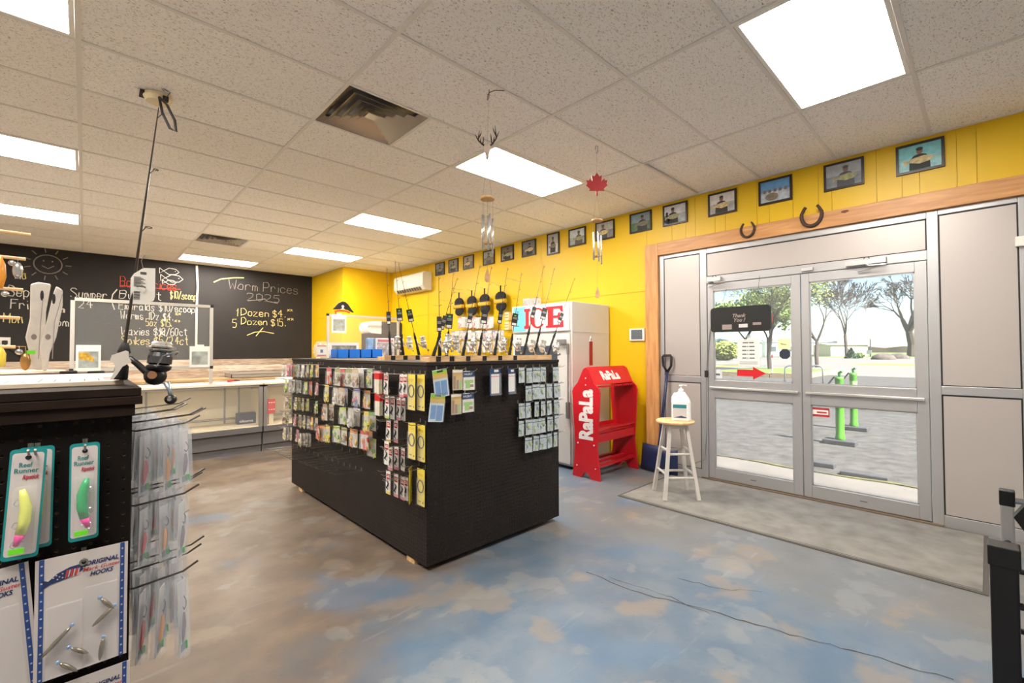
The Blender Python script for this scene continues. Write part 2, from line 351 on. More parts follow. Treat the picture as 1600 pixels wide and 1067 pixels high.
for a, b in ((2.09, 2.50), (-.165, .245), (-1.29, -.235)):
    for c, d in ((0, .09), (1.0, 1.065), (2.375, 2.415)): fr.box(X0, X1, a, b, c, d)
fr.box(X0, X1, .31, 2.02, 2.04, 2.115).box(X0, X1, .31, 2.02, 2.36, 2.415)
tf = struct(fr.build('trim_3', M_alu, bevel=.003)); tf.name = 'trim_3'
sl = MB(); pn = []
for a, b, c, d in ((2.09, 2.50, .09, 1.0), (2.09, 2.50, 1.065, 2.375), (-.165, .245, .09, 1.0), (-.165, .245, 1.065, 2.375), (-1.29, -.235, .09, 1.0), (-1.29, -.235, 1.065, 2.375), (.31, 2.02, 2.115, 2.36)):
    bx('infill_seal', M_seal, X0 + .008, X0 + .05, a, b, c, d, tf); bx('infill_panel', M_inf, X0 + .004, X0 + .03, a + .009, b - .009, c + .007, d - .011, tf)
struct(bx('trim_4', mat('threshold_bronze', (120, 104, 86), .5, .4), 4.70, 4.83, .25, 2.08, 0, .016))
def door(n, y0, y1, hinge_hi):
    d = struct(bpy.data.objects.new(f'door_{n}', None)); COL.objects.link(d); d.location = (4.77, (y0 + y1) / 2, 0); WORLD.add(d.name)
    a, b = 4.742, 4.788; s0, s1 = (.075, .065)
    f = MB().box(a, b, y0 + .004, y0 + s0, .02, 2.035).box(a, b, y1 - s1, y1 - .004, .02, 2.035)
    for z0, z1 in ((.02, .13), (.85, 1.035), (1.955, 2.035)): f.box(a, b, y0 + s0, y1 - s1, z0, z1)
    f.build('door_frame', M_alu, d, bevel=.003)
    for z0, z1 in ((.13, .85), (1.035, 1.955)):
        pane = bx('pane', M_glass, 4.762, 4.768, y0 + s0 - .004, y1 - s1 + .004, z0 - .004, z1 + .004, d)
        g = MB()
        for p, q, r_, t_ in ((y0 + s0, y0 + s0 + .01, z0, z1), (y1 - s1 - .01, y1 - s1, z0, z1), (y0 + s0, y1 - s1, z0, z0 + .01), (y0 + s0, y1 - s1, z1 - .01, z1)): g.box(4.750, 4.761, p, q, r_, t_)
        g.build('glazing_bead', M_alu, pane)
    bx('push_bar', mat('bar_satin', (205, 203, 200), .3, .6), 4.715, 4.742, y0 + .03, y1 - .03, .945, .965, d, bevel=.003)
    cy_ = (y0 + y1) / 2; MB().box(4.739, 4.743, cy_ - .03, cy_ + .02, .070, .078).build('maker_mark', mat('mark_grey', (110, 108, 106), .5), d)
    c = MB().box(4.69, 4.735, (1.86 if n == 1 else .55), (2.00 if n == 1 else .82), 2.05, 2.095)
    yc = 1.93 if n == 1 else .68
    closer = c.build('door_closer', mat('closer_silver', (200, 200, 200), .3, .6), d, bevel=.004)
    MB().tube([(4.70, yc, 2.05), (4.66, yc - .02, 2.035), (4.665, yc - .13, 2.03)], .007, 6).tube([(4.665, yc - .13, 2.03), (4.72, yc + .06, 2.0)], .007, 6).build('closer_arm', mat('closer_silver'), closer)
    MB().tube([(4.712, yc + .02 * math.cos(q), 2.095 + .018 * math.sin(q)) for q in [k * .35 for k in range(10)]], .003, 5).build('closer_cable', M_seal, closer)
    return d
door(1, 1.165, 2.02, 1); door(2, .31, 1.165, 0)
mb = MB().box(4.71, 4.735, 1.06, 1.15, 2.055, 2.085); tag(mb.build('door_contact', mat('closer_silver'), bevel=.003), 'small silver box on the header above the door meeting stiles', 'sensor')
# ================================================================== OUTSIDE
GZ = -.06
M_asph = mat('asphalt', (68, 66, 63), .9, noise=.38, nscale=7, bump=.6, bscale=45)
struct(bx('ground_lawn', mat('far_grass', (92, 108, 54), .95, noise=.3, nscale=.3), -300, 900, -500, 500, GZ - .5, GZ - .02))
struct(bx('ground_lot', mat('apron_weathered', (98, 94, 89), .9, noise=.12, nscale=3, bump=.3), XL - 8, 4.82, -30, YF - .12, GZ - .4, -.03))
struct(bx('ground_asphalt', M_asph, 4.9, 40, -60, 60, GZ - .4, GZ))
struct(bx('ground_road', mat('pale_road', (104, 102, 98), .9, noise=.06, nscale=.6), 30, 106, -200, 200, GZ - .3, GZ + .012))
struct(bx('ground_apron', mat('apron_weathered', (98, 94, 89), .9, noise=.12, nscale=3, bump=.3), 4.82, 6.0, -3.3, 10, -.3, -.03))
M_kerb = mat('mossy_kerb', (84, 82, 46), .9, noise=.45, nscale=14, bump=.8, bscale=20)
vs = []; fs = []; N = 44
for k in range(N + 1):
    yk = -6 + 14 * k / N; j = random.uniform(-.03, .03)
    vs += [(5.97 + j, yk, -.12), (5.97 + j, yk, -.018), (6.05 + j * 1.6, yk, -.024 + random.uniform(-.02, .01)), (6.07 + j * 2, yk, -.12)]
for k in range(N): fs += [(4 * k + q, 4 * k + 4 + q, 4 * k + 5 + q, 4 * k + q + 1) for q in range(3)]
tag(MB().add(vs, fs).build('kerb', M_kerb), 'broken kerb edge with moss and faded yellow paint outside the doors', 'kerb')
M_rub = mat('dark_rubber', (62, 62, 66), .8, noise=.2, nscale=20)
a = onZ(1283, 727, -.05); tag(bx('rubber_block', M_rub, a.x - .07, a.x + .07, a.y - .14, a.y + .16, -.06, -.005, bevel=.01), 'dark flat rubber block lying on the asphalt by the kerb', 'block')
a = onZ(1345, 748, -.05); tag(bx('rubber_block', M_rub, a.x + .07, a.x + .17, a.y - .22, a.y + .2, -.06, -.012, bevel=.01), 'thin dark rubber strip lying along the broken kerb', 'block')
M_lime = mat('lime_post', (72, 146, 28), .5); M_limel = mat('lime_band', (160, 210, 120), .4)
for (x, y, lab) in ((8.18, 1.53, 'lime green delineator post with black base, closer to the shop doors'), (9.79, 1.63, 'lime green delineator post standing behind the other green post')):
    t = thing('delineator_post', lab, 'bollard', (x, y, GZ), 'green posts outside')
    MB().box(x - .12, x + .12, y - .2, y + .2, GZ, GZ + .07).build('base', M_rub, t, bevel=.012)
    MB().lathe([(.062, GZ + .05), (.066, GZ + .1), (.055, GZ + .14), (.054, GZ + .95), (.058, GZ + .96), (.058, GZ + 1.0)], (x, y, 0), 16).build('post', M_lime, t, smooth=True)
    MB().lathe([(.0555, GZ + .78), (.0557, GZ + .86)], (x, y, 0), 16).build('reflective_band', M_limel, t)
    MB().tube([(x + .05, y - .0, GZ + 1.0), (x, y, GZ + 1.06), (x - .04, y - .05, GZ + 1.09)], .02, 6).build('top_loop', mat('green_dark', (60, 130, 60), .6), t)
    MB().tube([(x, y + .06, GZ + 1.0), (x - .02, y + .16, GZ + .85), (x - .03, y + .26, GZ + .6)], .012, 5).build('strap', M_rub, t)
M_galv = mat('galvanised', (176, 178, 180), .35, .7)
for (px, lab) in ((1236, 'grey metal hoop rack beside the timber planter'), (1276, 'grey metal hoop rack in front of the bare leaning tree')):
    b_ = onZ(px, 601, GZ); mb = MB(); pts = [(b_.x, b_.y - .22, GZ)] + [(b_.x, b_.y - .22 + .44 * (1 - math.cos(q)) / 2, GZ + .62 + .16 * math.sin(q)) for q in [k * math.pi / 8 for k in range(9)]] + [(b_.x, b_.y + .22, GZ)]
    tag(mb.tube(pts, .03, 8).build('bike_hoop', M_galv, smooth=True), lab, 'bike rack')

def tree(name, lab, base, H, r0, seed, depth=6, spread=.6, lean=(0, 0), leaf=None, nleaf=0, first=.28, mats=None, leafsize=.12, rmin=.009):
    rnd = random.Random(seed); t = thing(name, lab, 'tree', base); mb = MB(); tips = []
    def grow(p, d, L, r, k):
        q = p + d * L; mid = p + d * L * .5 + Vector((rnd.gauss(0, .04), rnd.gauss(0, .04), rnd.gauss(0, .02))) * L
        r = max(r, rmin); r2 = max(rmin, r * (.66 if k else .8)); mb.tube([p, mid, q] if k < 5 else [p, q], [r, (r + r2) / 2, r2] if k < 5 else [r, r2], 3 if k > 4 else 5 if k > 1 else 8, cap=False)
        if k >= depth: tips.append(q); return
        if k >= depth - 2: tips.append(mid)
        n = 3 if k < 3 else rnd.choice((2, 2, 3))
        for c in range(n):
            ax = Vector((rnd.gauss(0, 1), rnd.gauss(0, 1), rnd.gauss(0, .5))); ax = (ax - d * ax.dot(d)).normalized()
            nd = (d + ax * spread * rnd.uniform(.6, 1.35) + Vector((0, 0, .10))).normalized()
            grow(q if c else q, nd, L * rnd.uniform(.62, .86), r2 * rnd.uniform(.6, .85), k + 1)
    grow(Vector(base), Vector((lean[0], lean[1], 1)).normalized(), H * first, r0, 0)
    mb.build('trunk_and_branches', mats or mat('bark', (78, 68, 60), .9, noise=.3, nscale=6), t)
    if nleaf:
        lb = MB()
        for k in range(nleaf):
            p = rnd.choice(tips) + Vector((rnd.gauss(0, .4), rnd.gauss(0, .4), rnd.gauss(0, .35))); a = Vector((rnd.gauss(0, 1), rnd.gauss(0, 1), rnd.gauss(0, 1))).normalized() * leafsize; b2 = a.orthogonal().normalized() * leafsize * .7
            lb.add([p - a, p + b2, p + a, p - b2], [(0, 1, 2, 3)])
        stuff(lb.build('foliage', leaf, t))
    return t
M_leaf = mat('spring_leaf', (126, 138, 74), .8, noise=.3, nscale=2); M_leaf2 = mat('leaf_green', (104, 126, 62), .8, noise=.3, nscale=2)
def gnd(px, dist): d = ray(px, 546); s = dist / d.dot(CF); return (CP.x + d.x * s, CP.y + d.y * s, GZ)
p1 = onZ(1203, 580, GZ); p2 = onZ(1277, 574, GZ)
tree('budding_tree', 'budding tree with pale green leaves rising from the timber planter', p1 + Vector((0, 0, .165)), 9, .14, 3, 8, .55, (0, -.04), M_leaf, 9000, .22, leafsize=.06)
tree('bare_tree', 'bare branching tree on the grass strip beyond the hoop rack', p2, 10.5, .15, 11, 8, .6, (.1, .02), None, 0, .2)
tree('bare_tree', 'big bare tree with thick trunk beyond the pale road', gnd(1424, 100), 26, .85, 23, 8, .55, (0, .05), None, 0, .2, rmin=.045)
tree('bare_tree', 'slender bare tree standing in front of the tan shed', gnd(1323, 88), 17, .3, 31, 8, .5, (0, .05), None, 0, .26, rmin=.035)
tree('leafy_tree', 'leafy green tree beyond the road behind the hours notice', gnd(1165, 78), 13, .3, 41, 7, .6, (0, 0), M_leaf2, 3500, .25, leafsize=.35)
tree('leafy_tree', 'leafy green tree beyond the road beside the dark octagon sticker', gnd(1200, 92), 14, .3, 43, 7, .6, (0, 0), M_leaf2, 3500, .25, leafsize=.4)
def bush(name, lab, base, rx, rz, n, m, seed, cone=False, ls=.12):
    rnd = random.Random(seed); t = thing(name, lab, 'bush', base); lb = MB()
    for k in range(n):
        u = rnd.uniform(-1, 1); a = rnd.uniform(0, 6.283); q = rnd.uniform(.5, 1) ** .5; s = math.sqrt(1 - u * u)
        if cone: h = rnd.random(); p = Vector((math.cos(a) * rx * (1 - h) * q, math.sin(a) * rx * (1 - h) * q, h * rz * 2))
        else: p = Vector((math.cos(a) * s * rx * q, math.sin(a) * s * rx * q, rz + u * rz * q))
        p += Vector(base); d = Vector((rnd.gauss(0, 1), rnd.gauss(0, 1), rnd.gauss(0, 1))).normalized() * ls; e = d.orthogonal().normalized() * ls * .6
        lb.add([p - d, p + e, p + d, p - e], [(0, 1, 2, 3)])
    stuff(lb.build('foliage', m, t)); MB().tube([base, Vector(base) + Vector((0, 0, rz * 1.2))], [.12, .05], 6).build('stem', mat('bark'), t)
bush('leafy_bush', 'rounded yellow green bush beyond the road, left of the hours notice', gnd(1131, 62), 1.9, 1.35, 2600, mat('bush_leaf', (136, 144, 70), .8, noise=.3, nscale=1), 5, ls=.2)
bush('small_conifer', 'small dark conical evergreen in front of the tan shed', gnd(1330, 75), 1.0, .85, 1500, mat('conifer', (66, 92, 62), .9), 6, True, .2)
bush('leafy_bush', 'low green shrub beside the small evergreen', gnd(1343, 78), .7, .45, 500, M_leaf2, 8, ls=.16)
# planter with timber edge
M_tim = wood('weathered_timber', (138, 118, 92), (182, 160, 128), 2, (2, 2, 8))
c = p1; pl = thing('timber_planter', 'grass bed edged with weathered timbers under the budding tree', 'planter', (c.x, c.y, GZ))
x0, x1, y0, y1 = c.x - 7.5, c.x + 2, c.y - 3.6, c.y + 1.6
MB().box(x0, x1, y0, y1, GZ, GZ + .16).build('grass_bed', mat('planter_grass', (92, 112, 46), .95, noise=.4, nscale=2, bump=.8, bscale=12), pl)
for k in range(4):
    ya, yb_ = y0 + (y1 - y0) * k / 4, y0 + (y1 - y0) * (k + 1) / 4; bx('edge_timber', M_tim, x0 - .2, x0, ya + .02, yb_ - .02, GZ, GZ + .24, pl); 
    xa, xb = x0 + (x1 - x0) * k / 4, x0 + (x1 - x0) * (k + 1) / 4; bx('edge_timber', M_tim, xa + .02, xb - .02, y0 - .2, y0, GZ, GZ + .24, pl)
for (px, d, sx, sy, lab) in ((1412, 42, 3, 4, 'strip of short grass by the road in front of the big bare tree'), (1128, 40, 3, 1.6, 'patch of grass beside the road, left of the hours notice')):
    g = gnd(px, d); tag(MB().lathe([(.01, GZ), (1, GZ + .015), (.9, GZ + .05), (.02, GZ + .06)], (0, 0, 0), 24).build('grass_patch', mat('verge_grass', (116, 122, 50), .95, noise=.3, nscale=2)), lab, 'grass'); o = bpy.context.scene.objects[COL.objects[-1].name]; o.location = (g[0], g[1], 0); o.scale = (sx, sy, 1)
# sign post in the planter
b_ = onZ(1207, 584, GZ + .16); t = thing('stake_marker', 'thin white stake with a red cap in the timber planter', 'stake', b_)
MB().tube([b_, b_ + Vector((0, 0, .85))], .022, 6).build('stake', mat('stake_white', (230, 230, 226), .6), t); MB().tube([b_ + Vector((0, 0, .85)), b_ + Vector((0, 0, 1.02))], .05, 8).build('cap', mat('cap_red', (150, 60, 50), .6), t)
# far buildings
def shed(name, lab, px0, px1, dist, h, m, roof, dep=8, pitch=1.2, wins=(), door_=None):
    a, b = Vector(gnd(px0, dist)), Vector(gnd(px1, dist)); ax = (b - a); W = ax.length; ax.normalize(); nb = Vector((-ax.y, ax.x, 0))
    if nb.dot(Vector((1, .5, 0))) < 0: nb = -nb
    t = thing(name, lab, 'building', (a + b) / 2); M_ = Matrix(((ax.x, nb.x, 0, a.x), (ax.y, nb.y, 0, a.y), (0, 0, 1, GZ), (0, 0, 0, 1)))
    mb = MB(); mb.M = M_; mb.box(0, W, 0, dep, 0, h).build('wall', m, t)
    mb = MB(); mb.M = M_; mb.prism([(-.3, h), (dep + .3, h), (dep / 2, h + pitch)], -.3, W + .3, 'YZ'); mb.build('roof', roof, t)
    for (u0, u1, z0, z1) in wins:
        mb = MB(); mb.M = M_; mb.box(u0 * W, u1 * W, -.06, .02, z0, z1); wn = mb.build('window', mat('far_window_frame', (225, 225, 220), .6), t)
        mb = MB(); mb.M = M_; mb.box(u0 * W + .1, u1 * W - .1, -.08, -.05, z0 + .1, z1 - .1); mb.build('pane', mat('far_pane', (70, 80, 90), .2), wn)
    if door_:
        mb = MB(); mb.M = M_; mb.box(door_[0] * W, door_[1] * W, -.08, .02, 0, door_[2]); mb.build('door', mat('far_door', (150, 150, 150), .6), t)
M_rg = mat('roof_grey', (150, 152, 154), .7); M_rgr = mat('roof_green', (128, 156, 140), .7)
shed('white_shed', 'white metal shed with grey roof beyond the road', 1256, 1308, 112, 3.4, mat('shed_white', (226, 228, 230), .7), M_rg, 10, 1.4, ((.72, .9, 1.4, 2.6),), (.2, .5, 2.7))
shed('tan_shed', 'long low tan shed beside the small evergreen', 1298, 1356, 104, 2.6, mat('shed_tan', (196, 188, 168), .8), mat('roof_tan', (182, 174, 156), .8), 6, .35, ((.4, .5, 1.0, 1.9),), (.72, .8, 2.0))
shed('house', 'low pale house with green roof behind the leafy trees', 1096, 1190, 100, 3.2, mat('house_pale', (206, 212, 208), .8), M_rgr, 12, 3.0, ((.08, .2, 1.0, 2.4), (.3, .42, 1.0, 2.4), (.55, .67, 1.0, 2.4), (.78, .9, 1.0, 2.4)), (.46, .52, 2.3))
shed('house', 'white house with grey roof showing behind the dark octagon sticker', 1196, 1250, 108, 3.4, mat('house_white', (230, 232, 234), .8), M_rg, 10, 2.2, ((.15, .32, 1.0, 2.4), (.6, .8, 1.0, 2.4)))
for (px, d, w_, h, lab) in ((1380, 66, 1.5, .95, 'dark earth mound beyond the road beside the tan shed'), (1403, 72, 1.5, .9, 'dark earth mound beyond the road under the big bare tree')):
    g = gnd(px, d); mb = MB(); mb.ball(g, 1, 14, 0, (w_, w_, h)); tag(mb.build('earth_mound', mat('dark_soil', (84, 76, 70), .95, noise=.4, nscale=2, bump=.8, bscale=3), smooth=True), lab, 'mound')
g = gnd(1360, 92); t = thing('utility_post', 'thin dark utility post with a box beyond the road', 'post', g); MB().tube([g, (g[0], g[1], 3.6)], .09, 8).build('pole', M_rub, t); bx('meter_box', M_galv, g[0] - .25, g[0] + .15, g[1] - .2, g[1] + .6, .5, 1.3, t)
_r = random.Random(9); _pl = [(-320, GZ)] + [(-320 + k * 8, 2.2 + _r.uniform(0, 2.2)) for k in range(82)] + [(328, GZ)]
struct(MB().prism(_pl, 330, 335, 'YZ').build('ground_treeline', mat('far_trees', (112, 100, 90), .95, noise=.3, nscale=.12)))
# ================================================================== DISPLAY ISLAND
IX0, IX1, IY0, IY1, IZ0, IZ1 = 1.51, 2.727, 2.345, 4.78, .04, 1.262
M_pb = mat('pegboard_black', (28, 22, 20), .6, spec=.3, noise=.25, nscale=3, bump=.03); M_pbh = mat('hole_wall', (96, 78, 62), .9); M_pbd = mat('peg_backing', (96, 78, 62), .9)
def pegpanel(o, U, V, nrm, nu, nv, pitch=.0254, r=.0032, th=.005, sides=6):
    """pegboard with real holes: o = corner, U/V = unit axes, nu x nv cells"""
    o, U, V, nrm = map(Vector, (o, U, V, nrm)); vs = []; fs = []; mi = []
    base = [(0, 0), (1, 0), (1, 1), (0, 1)]; ring = [(.5 + r / pitch * math.cos(2 * math.pi * k / sides - 2.356), .5 + r / pitch * math.sin(2 * math.pi * k / sides - 2.356)) for k in range(sides)]
    near = [min(range(4), key=lambda q: (base[q][0] - p[0]) ** 2 + (base[q][1] - p[1]) ** 2) for p in ring]
    for a in range(nu):
        for b in range(nv):
            k0 = len(vs)
            vs += [o + U * ((a + p[0]) * pitch) + V * ((b + p[1]) * pitch) for p in base + ring] + [o + U * ((a + p[0]) * pitch) + V * ((b + p[1]) * pitch) - nrm * th for p in ring]
            for q in range(sides):
                q2 = (q + 1) % sides; f = [k0 + 4 + q, k0 + near[q]] if near[q] == near[q2] else [k0 + 4 + q, k0 + near[q], k0 + near[q2]]
                fs.append(tuple(f + [k0 + 4 + q2])); mi.append(0)
                fs.append((k0 + 4 + q, k0 + 4 + q2, k0 + 4 + sides + q2, k0 + 4 + sides + q)); mi.append(1)
    mb = MB(); mb.v = [tuple(p) for p in vs]; mb.f = fs; mb.mi = mi; return mb
pegpanel((XW - .006, 6.84, .9), (0, -1, 0), (0, 0, 1), (-1, 0, 0), 97, 67).build('pegboard', M_yel, wr)       # yellow pegboard on the wall, real holes
isl = thing('display_island', 'long black pegboard display island on wooden blocks in the middle of the floor', 'display island', ((IX0 + IX1) / 2, (IY0 + IY1) / 2, 0))
bx('core', M_pbd, IX0 + .008, IX1 - .006, IY0 + .008, IY1 - .006, IZ0 + .01, IZ1 - .02, isl)
pegpanel((IX0, IY1, IZ0), (0, -1, 0), (0, 0, 1), (-1, 0, 0), 96, 48).build('pegboard_side', [M_pb, M_pbh], isl).scale = (1, 1, 1)
pegpanel((IX0, IY0, IZ0), (1, 0, 0), (0, 0, 1), (0, -1, 0), 48, 48).build('pegboard_end', [M_pb, M_pbh], isl)
bx('pegboard_back', M_pb, IX1 - .005, IX1, IY0, IY1, IZ0, IZ1 - .02, isl); bx('pegboard_far_end', M_pb, IX0, IX1, IY1 - .005, IY1, IZ0, IZ1 - .02, isl)
bx('top_board', wood('dark_top', (34, 27, 24), (46, 37, 31), 4, (8, 1, 8), .6, .25), IX0 - .006, IX1 + .006, IY0 - .006, IY1 + .006, IZ1 - .012, IZ1 + .010, isl, bevel=.003)
M_blk = wood('raw_pine', (186, 146, 100), (222, 186, 140), 6, (2, 10, 10))
for (x, y) in ((IX0 + .01, IY0 + .2), (IX0 + .01, IY1 - .22), (IX1 - .12, IY0 + .2), (IX1 - .12, IY1 - .22), (IX0 + .5, IY0 + .25), (IX0 + .5, IY1 - .25)): bx('support_block', M_blk, x, x + .11, y - .045, y + .045, 0, IZ0 + .011, isl)
IT = IZ1 + .010

# ---- peg hooks
M_hook = mat('zinc_hook', (150, 146, 140), .3, .85)
def hook_mesh(L):
    return MB().tube([(0, 0, .02), (0, 0, 0), (L * .2, 0, -.002), (L - .02, 0, .004), (L, 0, .016)], .0022, 5).box(-.0005, .0012, -.004, .004, -.006, .02).mesh('peg_hook', M_hook)
HM = {}
def hook(p, axis, L, lab, group):
    if L not in HM: HM[L] = hook_mesh(L)
    o = bpy.data.objects.new('peg_hook', HM[L]); COL.objects.link(o); o.location = p; o.rotation_euler = (0, 0, axis)
    return tag(o, lab, 'hook', group)
# ---- packets; local frame: hangs from (0,0,0) downwards, faces +X, width along Y
M_film = film('clear_bag', (240, 242, 245), .2, .12); M_cardw = mat('card_white', (228, 224, 218), .6); M_blk_ = mat('print_black', (30, 28, 30), .6)
PK = {}
def pc(name, rgb): return mat('tint_' + name, rgb, .45, noise=.12, nscale=60)
COLS = dict(white=(226, 222, 214), pink=(214, 120, 140), red=(196, 50, 52), olive=(140, 138, 72), yellow=(222, 196, 60), orange=(220, 130, 50), green=(96, 150, 72), lime=(182, 204, 84), grey=(168, 166, 160), tan=(186, 160, 124), blue=(104, 116, 160), clear=(206, 204, 204), brown=(128, 92, 66), pale=(214, 206, 176))
def baitbag(col, w=.075, h=.105):
    k = ('b', col, w, h)
    if k in PK: return PK[k]
    rnd = random.Random(sum(map(ord, col)) + int(w * 1e4)); m = MB()
    m.box(-.001, .0, -w / 2, w / 2, -h, -.002, 0)                               # back card
    m.box(.0, .0012, -w / 2, w / 2, -.024, .004, 1)                              # header
    for q in range(7):
        y = -w * .42 + w * .84 * rnd.random(); z = -.034 - (h - .05) * rnd.random(); r_ = h * .07
        m.tube([(.004, y, z), (.006, y + rnd.uniform(-.012, .012), z - h * .14), (.004, y + rnd.uniform(-.02, .02), z - h * .25)], [r_ * .7, r_, r_ * .35], 5, 2 if q % 3 else 3)
    m.add([(.010, -w / 2, -.02), (.010, w / 2, -.02), (.014, w / 2, -h), (.014, -w / 2, -h)], [(0, 1, 2, 3)], 4)
    alt = dict(red='orange', orange='yellow', yellow='lime', green='yellow', olive='brown', pink='white', white='grey', grey='white', tan='brown', blue='pink', clear='grey', lime='green', brown='orange', pale='yellow')[col]
    PK[k] = m.mesh('bait_packet', [pc('pk_grey', (188, 182, 174)), pc('hd_' + col, tuple((v * 2 + 200) // 3 for v in COLS[col])), pc(col, COLS[col]), pc(alt, COLS[alt]), M_film]); return PK[k]
def lurecard(bot):
    k = ('l', bot)
    if k in PK: return PK[k]
    m = MB(); w, h = .052, .14
    m.box(-.0006, .0006, -w / 2, w / 2, -h, .004, 0).box(.0006, .0010, -w * .4, w * .4, -.048, -.014, 1).box(.0006, .0010, -w / 2, w / 2, -h, -h + .018, 2)
    m.tube([(.004, -.010, -.056), (.006, .010, -.07), (.006, .004, -.085), (.006, -.012, -.10), (.004, .006, -.115)], [.002, .005, .006, .005, .001], 6, 3)
    m.add([(.006, -w / 2, -.05), (.006, w / 2, -.05), (.008, w / 2, -h + .006), (.008, -w / 2, -h + .006)], [(0, 1, 2, 3)], 4)
    m.box(.0010, .0013, -w * .3, w * .3, -.036, -.030, 0).box(.0010, .0013, -w * .25, w * .25, -.026, -.021, 0)
    PK[k] = m.mesh('lure_packet', [M_cardw, pc('cardred', (168, 44, 48)), pc('cb_' + bot, COLS[bot]), M_blk_, M_film]); return PK[k]
def redtop():
    if 'r' in PK: return PK['r']
    m = MB(); w, h = .075, .145; m.box(-.012, .012, -w / 2, w / 2, -.05, .0, 0)
    for q in range(5): m.box(-.010, .010 + .001 * q, -w / 2 + .015 * q + .001, -w / 2 + .015 * q + .0135, -h, -.05, 1 if q % 2 else 2)
    m.add([(.016, -w / 2, -.05), (.016, w / 2, -.05), (.016, w / 2, -h), (.016, -w / 2, -h)], [(0, 1, 2, 3)], 3)
    PK['r'] = m.mesh('float_packet', [mat('packet_red', (206, 30, 34), .4), M_cardw, pc('pale', COLS['pale']), M_film]); return PK['r']
def ringcard(tw=0):
    if 'y' in PK: return PK['y']
    m = MB(); w, h = .082, .215; m.box(-.0006, .0006, -w / 2, w / 2, -h, .004, 0)
    m.tube([(.003, .031 * math.cos(q), -.10 + .036 * math.sin(q)) for q in [k * 2 * math.pi / 20 for k in range(21)]], .0035, 6, 1)
    m.box(.0006, .0009, -.028, .028, -.03, -.027, 2).box(.0006, .0009, -.022, .022, -.038, -.0355, 2).box(.0006, .0009, -.028, .0, -.195, -.19, 1).box(.0006, .0009, .018, .028, -.20, -.19, 1)
    m.add([(.009, -w / 2, -.05), (.009, w / 2, -.05), (.009, w / 2, -h), (.009, -w / 2, -h)], [(0, 1, 2, 3)], 3)
    PK['y'] = m.mesh('snelled_line_card', [mat('card_yellow', (236, 214, 84), .5), M_blk_, pc('tan', COLS['tan']), M_film]); return PK['y']
def put(me, p, face, lab, cat, group, tilt=0, roll=0):
    o = bpy.data.objects.new(me.name.split('.')[0], me); COL.objects.link(o); o.location = p; o.rotation_euler = (roll, tilt, face); return tag(o, lab, cat, group)
# long side (faces -X): zoom coordinates -> pixels -> place on the plane of the packet
FACE = math.pi
def L1(cx, top): return 430 + cx / 6.67, 555 + top / 6.67
rows = {
 'top': [(90, 105, 'white', .2), (130, 103, 'pink', .19), (158, 103, 'pink', .17), (185, 103, 'red', .15), (215, 103, 'green', .13), (240, 103, 'grey', .12), (290, 106, 'white', .1), (340, 103, 'olive', .09), (385, 100, 'yellow', .07), (440, 103, 'orange', .05), (560, 138, 'red', .08), (650, 143, 'olive', .12), (690, 146, 'red', .08), (770, 148, 'olive', .1), (835, 150, 'tan', .14), (885, 152, 'clear', .1), (985, 150, 'green', .08)],
 'second': [(115, 262, 'lime', .2), (155, 260, 'grey', .18), (190, 260, 'grey', .16), (230, 266, 'grey', .13), (262, 268, 'clear', .11), (320, 280, 'lime', .1), (370, 280, 'red', .07), (437, 290, 'pink', .04), (540, 314, 'yellow', .1), (630, 335, 'grey', .1), (690, 345, 'tan', .14), (735, 345, 'blue', .09), (850, 350, 'blue', .08), (960, 370, 'orange', .06)],
 'third': [(120, 428, 'tan', .2), (160, 432, 'lime', .17), (215, 440, 'pale', .14), (250, 445, 'yellow', .11), (290, 450, 'pale', .09), (340, 456, 'yellow', .06), (430, 480, 'green', .04), (520, 512, 'brown', .12), (585, 512, 'tan', .08), (705, 545, 'lime', .08), (790, 555, 'grey', .13), (850, 555, 'white', .08), (950, 590, 'yellow', .12), (1015, 595, 'green', .06)],
 'fourth': [(90, 590, 'tan', .2), (130, 596, 'pale', .17), (210, 615, 'pink', .14), (260, 625, 'pale', .1), (305, 630, 'pale', .08), (345, 638, 'grey', .06), (385, 648, 'orange', .1), (430, 655, 'tan', .04), (450, 735, 'red', .12), (495, 735, 'orange', .09), (550, 733, 'yellow', .1), (640, 738, 'lime', .08), (720, 755, 'olive', .09), (820, 775, 'orange', .08), (930, 790, 'red', .1), (975, 790, 'orange', .06), (1012, 868, 'lime', .05)],
 'lowest': [(100, 752, 'pale', .18), (130, 752, 'grey', .16), (165, 754, 'pale', .14), (235, 780, 'pink', .1), (265, 818, 'pale', .12), (300, 818, 'grey', .09), (330, 818, 'pale', .07), (358, 820, 'grey', .05)]}
seen = set()
for rname, lst in rows.items():
    for cx, top, col, d in lst:
        px, py = L1(cx, top); p = onX(px, py, IX0 - d)
        if p.y > IY1 - .02: p.y = IY1 - .02 - random.uniform(0, .03)
        big = cx > 470
        put(baitbag(col, .10 if big else .062, .125 if big else .105), p, FACE + random.uniform(-.12, .12), f'{col} soft bait packet on the {rname} packet row of the island\'s long side', 'packet', f'{col} bait packets, {rname} row', 0, random.uniform(-.05, .05))
        hk = (round(p.y / .09), rname)
        if hk not in seen:
            seen.add(hk); hook((IX0, p.y, p.z + .004), math.pi, .235 if not big else .19, f'wire peg hook holding packets in the {rname} packet row of the island\'s long side', f'packet hooks, {rname} row')
for cx, top in ((1075, 172), (1080, 398)):
    px, py = L1(cx, top); p = onX(px, py, IX0 - .08); put(redtop(), p, FACE, 'red topped packet of floats, ' + ('upper' if top < 200 else 'lower') + ' of the two on the island', 'packet', 'red topped packets'); hook((IX0, p.y, p.z + .004), math.pi, .19, 'wire peg hook carrying a red topped packet', 'red packet hooks')
def L2(cx, top): return 570 + cx / 4.445, 560 + top / 4.445
